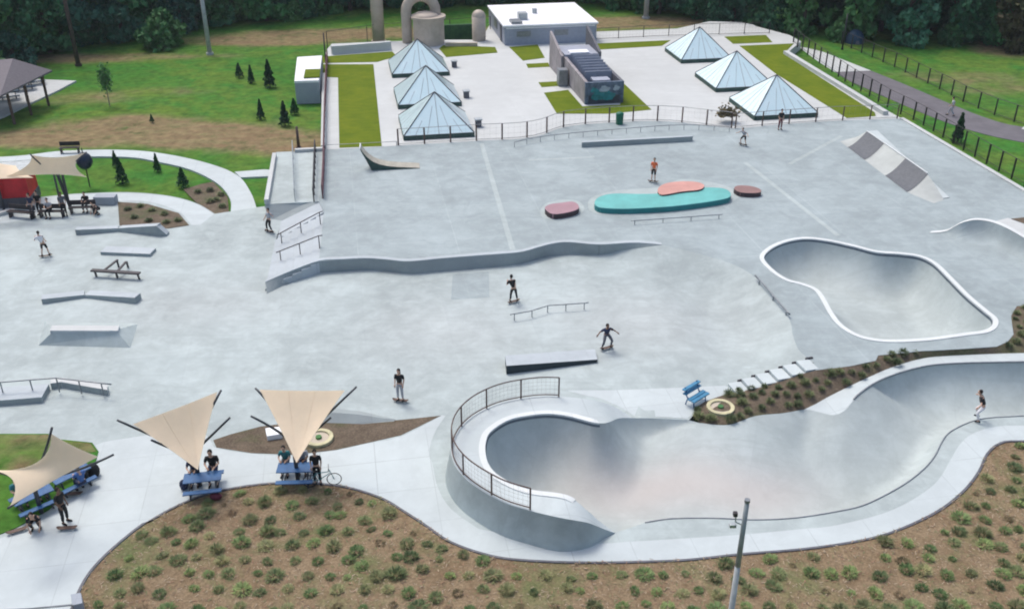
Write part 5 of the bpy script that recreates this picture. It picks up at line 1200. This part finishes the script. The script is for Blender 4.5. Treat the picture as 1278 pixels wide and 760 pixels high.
# ------------------------------------------------------------------ people
def pose(kind):
    J = {}
    if kind == 'stand':
        J = dict(pel=(0, 0, .93), sp=(0, -.01, 1.13), ch=(0, 0, 1.33), nk=(0, .01, 1.49), hd=(0, .03, 1.57), sR=(.18, 0, 1.40), eR=(.22, -.03, 1.13), wR=(.19, .12, .95), sL=(-.18, 0, 1.40), eL=(-.22, -.03, 1.13), wL=(-.20, .08, .92), hR=(.09, 0, .90), kR=(.11, .03, .50), aR=(.12, -.01, .09), tR=(.14, .15, .035), hL=(-.09, 0, .90), kL=(-.11, .03, .50), aL=(-.12, -.01, .09), tL=(-.14, .15, .035))
    if kind == 'ride':
        J = dict(pel=(0, -.08, .78), sp=(.03, 0, .96), ch=(.07, .09, 1.14), nk=(.09, .16, 1.27), hd=(.11, .2, 1.35), sR=(.25, .1, 1.20), eR=(.47, .06, 1.06), wR=(.62, .18, 1.0), sL=(-.1, .12, 1.20), eL=(-.33, .1, 1.05), wL=(-.46, .22, .95), hR=(.09, -.07, .76), kR=(.24, .17, .48), aR=(.26, 0, .10), tR=(.3, .15, .04), hL=(-.09, -.07, .76), kL=(-.22, .17, .48), aL=(-.24, 0, .10), tL=(-.24, .15, .04))
    if kind == 'lean':
        J = dict(pel=(0, -.03, .86), sp=(-.05, -.01, 1.06), ch=(-.12, 0, 1.25), nk=(-.15, .03, 1.40), hd=(-.12, .06, 1.48), sR=(.03, .03, 1.33), eR=(.12, .1, 1.1), wR=(.15, .2, .95), sL=(-.30, -.02, 1.31), eL=(-.42, -.05, 1.12), wL=(-.36, .05, 1.28), hR=(.09, -.03, .84), kR=(.17, .08, .47), aR=(.22, 0, .10), tR=(.26, .15, .04), hL=(-.09, -.03, .84), kL=(-.13, .1, .47), aL=(-.2, 0, .10), tL=(-.2, .15, .04))
    if kind == 'walk':
        J = dict(pel=(0, 0, .92), sp=(0, .01, 1.12), ch=(0, .03, 1.32), nk=(0, .05, 1.48), hd=(0, .08, 1.56), sR=(.18, .03, 1.39), eR=(.24, -.12, 1.15), wR=(.24, -.1, .92), sL=(-.18, .03, 1.39), eL=(-.23, .1, 1.15), wL=(-.22, .26, .98), hR=(.09, 0, .90), kR=(.1, .2, .52), aR=(.1, .28, .11), tR=(.11, .44, .05), hL=(-.09, 0, .90), kL=(-.1, .0, .49), aL=(-.1, -.3, .16), tL=(-.11, -.17, .045))
    if kind == 'sit':
        J = dict(pel=(0, 0, .56), sp=(0, .02, .75), ch=(0, .07, .95), nk=(0, .11, 1.11), hd=(0, .15, 1.19), sR=(.18, .07, 1.02), eR=(.25, .18, .80), wR=(.14, .40, .80), sL=(-.18, .07, 1.02), eL=(-.25, .18, .80), wL=(-.14, .40, .80), hR=(.1, .04, .55), kR=(.13, .45, .53), aR=(.13, .42, .09), tR=(.14, .58, .035), hL=(-.1, .04, .55), kL=(-.13, .45, .53), aL=(-.13, .42, .09), tL=(-.14, .58, .035))
    if kind == 'kneel':
        J = dict(pel=(0, 0, .40), sp=(0, .1, .55), ch=(0, .24, .68), nk=(0, .36, .78), hd=(0, .42, .84), sR=(.18, .28, .70), eR=(.24, .38, .45), wR=(.18, .5, .25), sL=(-.18, .28, .70), eL=(-.24, .38, .45), wL=(-.18, .5, .25), hR=(.1, .02, .40), kR=(.15, .36, .42), aR=(.14, .12, .10), tR=(.16, .27, .035), hL=(-.1, .02, .40), kL=(-.15, .36, .42), aL=(-.14, .12, .10), tL=(-.16, .27, .035))
    return {k: Vector(v) for k, v in J.items()}
def skin(chains, rad, root):
    names = []; E = []
    for c in chains:
        for a in c:
            if a[0] not in names: names.append(a[0])
        for a, b in zip(c, c[1:]): E.append((names.index(a[0]), names.index(b[0])))
    pos = {a[0]: a[1] for c in chains for a in c}
    me = bpy.data.meshes.new('tmp'); me.from_pydata([pos[n] for n in names], E, []); ob = bpy.data.objects.new('tmp', me); COL.objects.link(ob)
    ob.modifiers.new('s', 'SKIN'); 
    sv = me.skin_vertices[0].data
    for i, n in enumerate(names): sv[i].radius = (rad[n], rad[n]*(.8 if n in ('sp', 'ch', 'pel') else 1)); sv[i].use_root = (n == root)
    sb = ob.modifiers.new('u', 'SUBSURF'); sb.levels = 1; sb.render_levels = 1
    bpy.context.view_layer.update(); dg = bpy.context.evaluated_depsgraph_get(); out = bpy.data.meshes.new_from_object(ob.evaluated_get(dg)); bpy.data.objects.remove(ob); bpy.data.meshes.remove(me)
    return out
cache = {}
def body_meshes(kind):
    if kind in cache: return cache[kind]
    J = pose(kind); g = lambda *n: [(k, J[k]) for k in n]
    rad = dict(pel=.125, sp=.115, ch=.135, nk=.055, hd=.06, sR=.06, sL=.06, eR=.04, eL=.04, wR=.026, wL=.026, hR=.085, hL=.085, kR=.055, kL=.055, aR=.038, aL=.038, tR=.035, tL=.035)
    ch = [g('pel', 'sp', 'ch', 'nk', 'hd'), g('ch', 'sR', 'eR', 'wR'), g('ch', 'sL', 'eL', 'wL'), g('pel', 'hR', 'kR', 'aR', 'tR'), g('pel', 'hL', 'kL', 'aL', 'tL')]
    body = skin(ch, rad, 'pel')
    # head, face, hands joined into the body mesh
    m_ = MB(); h = J['hd']+Vector((0, .01, .09)); m_.ball(h, .1, (.78, .95, 1.18), 14, 10)
    m_.ball(h+Vector((0, .095, -.015)), .018, (.8, 1, 1.4), 6, 5); m_.ball(h+Vector((.078, 0, -.01)), .025, (.4, .8, 1.2), 6, 5); m_.ball(h+Vector((-.078, 0, -.01)), .025, (.4, .8, 1.2), 6, 5)
    m_.ball(h+Vector((0, .088, -.06)), .02, (1.1, .4, .35), 6, 4, 1)
    for s in (-1, 1): m_.ball(h+Vector((s*.03, .086, .01)), .011, (1, .6, .8), 6, 4, 1)
    for w, e in (('wR', 'eR'), ('wL', 'eL')):
        d = (J[w]-J[e]).normalized(); sd = d.cross(Vector((0, 0, 1)));
        if sd.length < .2: sd = Vector((0, 1, 0))-d*d.y
        sd.normalize(); up = sd.cross(d); c = J[w]+d*.05; 
        m_.tube([J[w]-d*.01, J[w]+d*.03, J[w]+d*.09], [.024, .036, .034], 8)
        for k, ln in enumerate((.062, .075, .07, .052)):
            o_ = J[w]+d*.085+sd*(.024-.016*k); m_.tube([o_, o_+d*ln*.5-up*.006, o_+d*ln-up*.022], [.0095, .009, .007], 6)
        o_ = J[w]+d*.03+sd*.03; m_.tube([o_, o_+sd*.025+d*.02-up*.008, o_+sd*.03+d*.05-up*.016], [.012, .011, .008], 6)
    hm = m_.mesh('h', ['skin_light', 'hair_dark'], True)
    bm = bmesh.new(); bm.from_mesh(body); n0 = len(bm.faces); bm.from_mesh(hm); bm.to_mesh(body); bm.free()
    for p in body.polygons: p.use_smooth = True
    # clothes
    r2 = {k: v*1.16+.008 for k, v in rad.items()}; r2['nk'] = .075
    mid = lambda a, b, t: J[a].lerp(J[b], t)
    shirt = skin([[('pel', J['pel']+Vector((0, 0, .03))), ('sp', J['sp']), ('ch', J['ch']), ('nk', J['nk']-(J['nk']-J['ch'])*.25)], [('ch', J['ch']), ('sR', J['sR']), ('qR', mid('sR', 'eR', .75))], [('ch', J['ch']), ('sL', J['sL']), ('qL', mid('sL', 'eL', .75))]], {**r2, 'qR': .066, 'qL': .066}, 'pel')
    def leg(t, r_): return skin([[('sp', J['pel']+Vector((0, 0, .09))), ('pel', J['pel'])], [('pel', J['pel']), ('hR', J['hR']), ('kR', J['kR'])]+([('aR', mid('kR', 'aR', t))] if t else []), [('pel', J['pel']), ('hL', J['hL']), ('kL', J['kL'])]+([('aL', mid('kL', 'aL', t))] if t else [])], {**r2, 'aR': r_, 'aL': r_}, 'pel')
    trousers = leg(.88, .06); shorts = leg(0, .06)
    hair = MB(); hair.ball(h+Vector((0, -.022, .028)), .108, (.84, .92, 1.08), 12, 8); hm1 = hair.mesh('hair', 'hair_dark', True)
    hair.ball(h+Vector((0, -.06, -.1)), .09, (.95, .55, 1.7), 10, 8); hm2 = hair.mesh('hair', 'hair_dark', True)
    sh = MB()
    for a, t in (('aR', 'tR'), ('aL', 'tL')):
        d = (J[t]-J[a]); d.z = 0; q = J[a]; sh.tube([(q-d*.35)*1.0-Vector((0, 0, q.z-.05 if kind != 'walk' else .04)), Vector((q.x, q.y, q.z-.035)), J[t]+d*.2+Vector((0, 0, .005))], [.045, .052, .036], 8)
    shm = sh.mesh('shoes', 'black_cloth', True)
    for me in (shirt, trousers, shorts):
        for p in me.polygons: p.use_smooth = True
    cache[kind] = (body, shirt, trousers, shorts, hm1, hm2, shm); return cache[kind]
def rematerial(me, mats):
    c = me.copy(); c.materials.clear()
    for m_ in mats: c.materials.append(M[m_])
    return c
def person(kind, loc, rot, label, top, bottom, skinm='skin_light', long_hair=False, short=False, h=1.0, shoes='black_cloth', hair='hair_dark'):
    b = body_meshes(kind); body = b[0]
    r_ = empty('person', loc, label, 'person', rot=rot); r_.scale = (h, h, h)
    bb = body.copy(); bb.materials.clear(); bb.materials.append(M[skinm]); bb.materials.append(M['hair_dark']); link('body', bb, None, r_)
    if top: link('shirt', rematerial(b[1], [top]), None, r_)
    link('shorts' if short else 'trousers', rematerial(b[3 if short else 2], [bottom]), None, r_)
    link('hair', rematerial(b[5 if long_hair else 4], [hair]), None, r_); link('shoes', rematerial(b[6], [shoes]), None, r_)
    return r_
sb_proto = None
def board(loc, rot, label, mat='board_wood'):
    global sb_proto
    if sb_proto is None:
        r_ = empty('skateboard', loc, label, 'skateboard', None, rot); m_ = MB(); n = 10; vs = []
        for k in range(n+1):
            x = -.4+.8*k/n; z = .105+(max(0, abs(x)-.28)**1.3)*.9; w = .1*math.sqrt(max(.15, 1-max(0, (abs(x)-.3)/.105)**2)); vs += [(x, -w, z), (x, w, z), (x, w, z+.014), (x, -w, z+.014)]
        m_.add(vs, [(4*k+j, 4*k+(j+1) % 4, 4*k+4+(j+1) % 4, 4*k+4+j) for k in range(n) for j in range(4)]+[(0, 1, 2, 3), (4*n+3, 4*n+2, 4*n+1, 4*n)]); m_.build('deck', 'board_wood', r_)
        for x in (-.24, .24):
            t = MB().tube([(x, -.08, .05), (x, .08, .05)], .014, 6); t.box((x, 0, .08), (.05, .06, .05)); t.build('truck', 'galv', r_)
            for y in (-.09, .09): MB().tube([(x, y-.018, .035), (x, y+.018, .035)], .035, 10).build('wheel', 'wheel_white', r_)
        sb_proto = r_; return r_
    return dup(sb_proto, loc, rot, label)
H_ = .115
def skater(kind, px, py, z, rot, label, blabel, top, bottom, brot=0, **kw):
    p = P(px, py, z); board(p, rot+brot, blabel); return person(kind, p+Vector((0, 0, H_*.92)), rot, label, top, bottom, **kw)
skater('stand', 500, 501.5, 0, R(170), 'long haired skater in black top and pale trousers before the front sails', 'skateboard under the long haired skater in pale trousers', 'black_cloth', 'grey_cloth', long_hair=True)
skater('lean', 641, 378, 0, R(15), 'skater all in black leaning on a board above the kinked rail', 'skateboard under the skater all in black', 'black_cloth', 'black_cloth', R(15))
skater('ride', 757, 436, 0, R(200), 'crouching dark skater at the right end of the tilted manual pad', 'skateboard under the crouching skater by the manual pad', 'navy_cloth', 'charcoal', R(5), skinm='skin_dark')
skater('stand', 815, 228, UP, R(160), 'skater in orange top and black shorts behind the teal island', 'skateboard under the skater in the orange top', 'orange_cloth', 'black_cloth', short=True)
skater('lean', 57.5, 321, 0, R(20), 'skater in white shirt and black shorts on the left street', 'skateboard under the white shirted skater on the left street', 'white_cloth', 'black_cloth', short=True)
skater('lean', 337, 290.5, 0, R(150), 'skater in grey shirt and black trousers at the foot of the stairs', 'skateboard under the skater at the foot of the stairs', 'grey_cloth', 'black_cloth')
person('stand', P(973, 162, UP), R(190), 'person in dark clothes standing at the fence before the right pyramid', 'black_cloth', 'maroon_cloth')
skater('ride', 927.5, 182, UP, R(140), 'small skater in pale shirt and black shorts left of the fence person', 'skateboard under the small skater in the pale shirt', 'grey_cloth', 'black_cloth', short=True, h=.9)
person('ride', P(1221, 524, .02), R(70), 'person in black top and pale trousers on the front lip of the snake run', 'black_cloth', 'white_cloth', h=1.0)
# people at tables
tA = P(256, 612, 0)
def at_table(t, rot, dx, dy): return t+Vector((dx*math.cos(rot)-dy*math.sin(rot), dx*math.sin(rot)+dy*math.cos(rot), -.1+.1))
person('sit', at_table(tA, .18, -.45, .78), R(190), 'dark clothed person seated at the left side of the left sail table', 'navy_cloth', 'charcoal')
person('sit', at_table(tA, .18, .35, .78), R(188), 'taller black clothed person seated at the right side of the left sail table', 'black_cloth', 'navy_cloth', h=1.15)
tB = P(371, 600, 0)
person('sit', at_table(tB, .05, -.55, .78), R(180), 'person in teal top seated at the left of the right sail table', 'teal_cloth', 'charcoal')
person('sit', at_table(tB, .05, .2, .78), R(180), 'person in grey top seated at the middle of the right sail table', 'grey_cloth', 'navy_cloth', skinm='skin_dark')
person('stand', P(397, 603, 0), R(185), 'person in black standing beside the bicycle at the right sail table', 'black_cloth', 'black_cloth')
person('stand', P(82.5, 652, 0), R(250), 'person all in black standing by the table at the left frame edge', 'black_cloth', 'black_cloth', skinm='skin_dark')
person('kneel', P(46, 657, 0), R(200), 'person in black crouching on the path at the left frame edge', 'black_cloth', 'black_cloth')
board(P(83, 655.5, 0)+Vector((.15, -.25, 0)), .1, 'skateboard beside the standing person in black at the left edge')
board(P(92, 618, 0), .1, 'skateboard lying on the path below the black backpack heap')
board(P(22, 664, 0), .5, 'skateboard on the path edge at the far lower left')
tE = P(92, 607, 0)
person('sit', at_table(tE, .85, .1, -.78), R(48), 'person in blue top seated at the far table of the left edge sail', 'blue_cloth', 'navy_cloth')
tF = P(45, 634, 0)
person('sit', at_table(tF, .75, -.35, .78), R(225), 'person in teal top seated under the left edge sail', 'teal_cloth', 'charcoal')
person('sit', at_table(tF, .75, .45, .78), R(225), 'person in grey top seated under the left edge sail beside the teal one', 'grey_cloth', 'navy_cloth')
# far left group
person('stand', P(51, 268, 0), R(180), 'person in black standing at the right corner of the red kiosk', 'black_cloth', 'black_cloth')
person('stand', P(42, 271, 0), R(160), 'person in navy standing before the red kiosk beside the one in black', 'navy_cloth', 'charcoal')
person('sit', P(64, 270, 0), R(180), 'grey topped person sitting on the bench under the far shade sail', 'grey_cloth', 'black_cloth')
person('stand', P(79, 267, 0)+Vector((.3, -.4, 0)), R(200), 'person in dark clothes standing by the thin upright sail post', 'charcoal', 'black_cloth', skinm='skin_dark')
person('sit', P(110, 262, 0), R(180), 'person in black sitting left of the pale box bench', 'black_cloth', 'black_cloth')
person('kneel', P(124, 267, 0), R(150), 'person in black crouching in front of the pale box bench', 'black_cloth', 'black_cloth')
person('walk', P(1186.5, 145, -.1), R(60), 'person in white top walking on the asphalt road', 'white_cloth', 'grey_cloth')
# backpacks, bicycle
bk = empty('backpack_heap', P(103, 598, 0), 'black stroller like heap of bags beside the left edge sail table', 'bags')
for x, y, s in ((0, 0, .34), (.4, .25, .3), (-.2, .35, .3)): MB().ball((x, y, s*.95), s, (1, .8, 1.25), 12, 8).build('bag', 'black_cloth', bk, sm=True)
rb_ = empty('red_bag', P(270, 623, 0), 'small maroon bag on the bed edge below the left sail table', 'bag')
MB().ball((0, 0, .16), .2, (1.3, .8, .8), 12, 8).build('bag_body', 'maroon_cloth', rb_, sm=True); MB().tube([(-.12, 0, .28), (-.05, 0, .42), (.05, 0, .42), (.12, 0, .28)], .015, 6).build('handle', 'black_cloth', rb_)
for (x, y, lb) in ((231, 612, 'at the left end of the left sail table'), (282, 601, 'right of the left sail table'), (447-36, 594, 'right of the bicycle')):
    pass
bg_ = empty('backpack', P(231, 610, 0), 'dark backpack on the ground left of the left sail table', 'backpack'); MB().ball((0, 0, .24), .22, (.95, .7, 1.15), 12, 8).build('pack_body', 'navy_cloth', bg_, sm=True); MB().ball((0, -.15, .18), .13, (1, .5, 1), 10, 6).build('front_pocket', 'navy_cloth', bg_, sm=True)
bc_ = empty('bicycle', P(403, 606, 0), 'small dark bicycle standing right of the right sail table', 'bicycle', rot=.15)
for x in (-.5, .5):
    w_ = [(x+.3*math.cos(k*math.pi/10), 0, .31+.3*math.sin(k*math.pi/10)) for k in range(20)]; wh = MB().tube(w_, .02, 6, closed=True); o = wh.build('wheel', 'rubber', bc_); sp = MB()
    for k in range(8): sp.tube([(x, 0, .31), (x+.29*math.cos(k*math.pi/4), 0, .31+.29*math.sin(k*math.pi/4))], .004, 3)
    sp.build('spokes', 'galv', o)
fr_ = MB()
for a, b in (((-.5, 0, .31), (-.12, 0, .33)), ((-.12, 0, .33), (-.25, 0, .75)), ((-.5, 0, .31), (-.22, 0, .68)), ((-.22, 0, .68), (.32, 0, .72)), ((-.12, 0, .33), (.34, 0, .64)), ((.31, 0, .85), (.5, 0, .31))): fr_.tube([a, b], .018, 6)
fr_.build('frame', 'teal_cloth', bc_); MB().tube([(.3, -.26, .92), (.31, 0, .87), (.3, .26, .92)], .014, 6).build('handlebar', 'dark_steel', bc_); MB().box((-.26, 0, .78), (.22, .12, .05)).build('saddle', 'rubber', bc_, bevel=.015)
# ------------------------------------------------------------------ light
w = bpy.data.worlds.new('World'); S.world = w; w.use_nodes = True; nt = w.node_tree
sky = nt.nodes.new('ShaderNodeTexSky'); sky.sky_type = 'NISHITA'; sky.sun_disc = False
SAZ, SEL = R(-38), R(62)
sky.sun_elevation = SEL; sky.sun_rotation = SAZ; sky.air_density = 1.0; sky.dust_density = 4.5; sky.ozone_density = 0.4
nt.links.new(sky.outputs[0], nt.nodes['Background'].inputs[0]); nt.nodes['Background'].inputs[1].default_value = .15
sl = bpy.data.lights.new('sun', 'SUN'); so = bpy.data.objects.new('sun', sl); COL.objects.link(so); sl.energy = 1.15; sl.angle = R(16); sl.color = (1, .97, .92)
dv = Vector((math.sin(SAZ)*math.cos(SEL), math.cos(SAZ)*math.cos(SEL), math.sin(SEL))); so.rotation_euler = dv.to_track_quat('Z', 'Y').to_euler()
hz = MB().box((0, 500, 11), (3300, 2700, 44)).mesh('haze', 'white_plastic'); hz.materials.clear()
hm_ = bpy.data.materials.new('haze_air'); hm_.use_nodes = True; hm_.node_tree.nodes.remove(hm_.node_tree.nodes['Principled BSDF']); pv_ = hm_.node_tree.nodes.new('ShaderNodeVolumePrincipled')
pv_.inputs['Color'].default_value = (.82, .92, 1, 1); pv_.inputs['Density'].default_value = .0002; pv_.inputs['Anisotropy'].default_value = .2
hm_.node_tree.links.new(pv_.outputs[0], hm_.node_tree.nodes['Material Output'].inputs['Volume']); hz.materials.append(hm_); ho_ = link('haze', hz); ho_['kind'] = 'stuff'; ho_['label'] = 'thin pale summer haze over the park'
S.render.engine = 'CYCLES'; S.cycles.filter_width = 2.0
S.view_settings.view_transform = 'Standard'; S.view_settings.look = 'None'; S.view_settings.exposure = 0.46; S.view_settings.gamma = 1
